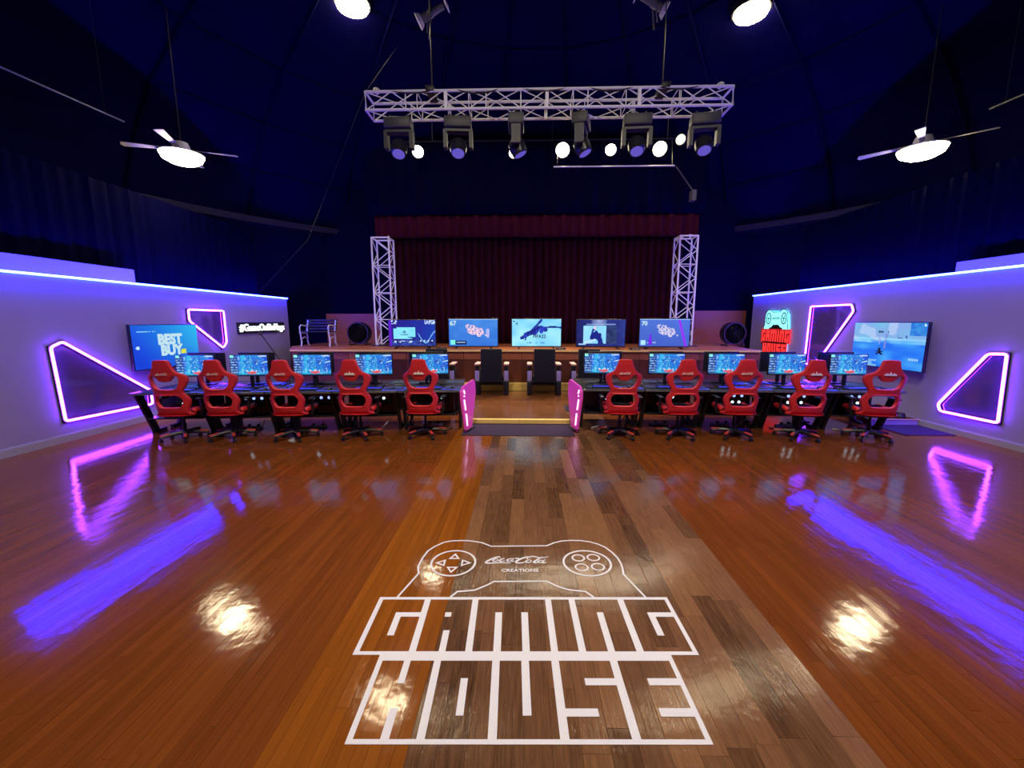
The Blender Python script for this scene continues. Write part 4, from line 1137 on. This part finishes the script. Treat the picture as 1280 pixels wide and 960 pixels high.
# ceiling fans with bowl lamps
def make_fan():
    t = thing('ceiling_fan', 'fan', 'ceiling fan', (0,0,0), 0, 'ceiling fans with bowl lamps')
    MB().lathe([(0, .32), (.12, .32), (.15, .24), (.15, .14), (.10, .10), (0, .10)], 18).build('motor', M_WHITEP, t, True)
    MB().lathe([(.36, .10), (.37, .085), (.33, .0), (.22, -.06), (.10, -.085), (0, -.09)], 20).build('lamp_bowl', E_BOWL, t, True)
    MB().lathe([(.0, .125), (.38, .12), (.38, .095), (0, .095)], 20).build('lamp_rim', M_WHITEP, t, True)
    for k in range(4):
        a = k*pi/2+.35
        bl_ = MB().add([Vector((.16, -.03, .19)), Vector((.95, -.075, .175)), Vector((.98, 0, .18)), Vector((.95, .075, .20)), Vector((.16, .03, .205)),
                        Vector((.16, -.03, .18)), Vector((.95, -.075, .165)), Vector((.98, 0, .17)), Vector((.95, .075, .19)), Vector((.16, .03, .195))],
                       [(0,1,2,3,4), (9,8,7,6,5), (0,5,6,1), (1,6,7,2), (2,7,8,3), (3,8,9,4), (4,9,5,0)])
        q = Matrix.Rotation(a, 3, 'Z'); bl_.v = [tuple(q @ Vector(v)) for v in bl_.v]
        bl_.build('blade', M_BLADE, t)
    return t
def downlight(parent, z, power, ang, tilt=0):
    ld = bpy.data.lights.new('reflector_light', 'SPOT'); ld.energy = power; ld.color = (1, .90, .75); ld.spot_size = R(ang); ld.spot_blend = 1; ld.shadow_soft_size = .22
    o = bpy.data.objects.new('reflector_light', ld); COL.objects.link(o); o.parent = parent; o.location = (0, 0, z); o.rotation_euler.x = R(tilt)
    return o
fan0 = make_fan()
for i, (x, y, z, a, lab) in enumerate(((-6.85, 8.64, 5.05, 0, 'ceiling fan with a glowing bowl lamp over the hashtag-sign wall'), (7.68, 8.78, 5.05, 25, 'ceiling fan with a glowing bowl lamp over the red-sign wall'))):
    o = fan0 if i == 0 else copy_tree(fan0)
    o.location = (x, y, z); o.rotation_euler = (0, 0, R(a)); o['label'] = lab
    MB().bar((0, 0, .30), (0, 0, vault_z(x, y)-z+.03), .009, 8).build('down_rod', M_BLACK, o)
    downlight(o, -.12, P_DOWN*.12, 110)
def vault_lamp(x, y, lab, pw=1, ang=68, tilt=0):
    z = vault_z(x, y)
    t = thing('vault_lamp', lab, 'ceiling lamp', (x, y, z), 0, 'bowl lamps on the vault')
    MB().lathe([(.0, .06), (.37, .06), (.38, -.10), (.35, -.10)], 20).build('rim', M_BLACKM, t, True)
    MB().lathe([(.35, -.09), (.32, -.16), (.22, -.22), (.10, -.25), (0, -.255)], 20).build('lamp_bowl', E_BOWL, t, True)
    downlight(t, -.30, P_DOWN*pw, ang, tilt)
vault_lamp(-3.70, 9.82, 'glowing bowl lamp on the dark vault, hashtag-sign side of the truss', .55)
vault_lamp(4.80, 9.98, 'glowing bowl lamp on the dark vault, red-sign side of the truss', .55)
vault_lamp(-1.6, 1.4, 'added bowl lamp on the vault, out of view over the front floor, hashtag-sign side', 1.5, 112, 30)  # added pair out of view, tilted to light chairs, truss and stage front
vault_lamp(2.3, 1.4, 'added bowl lamp on the vault, out of view over the front floor, red-sign side', 1.5, 112, 30)
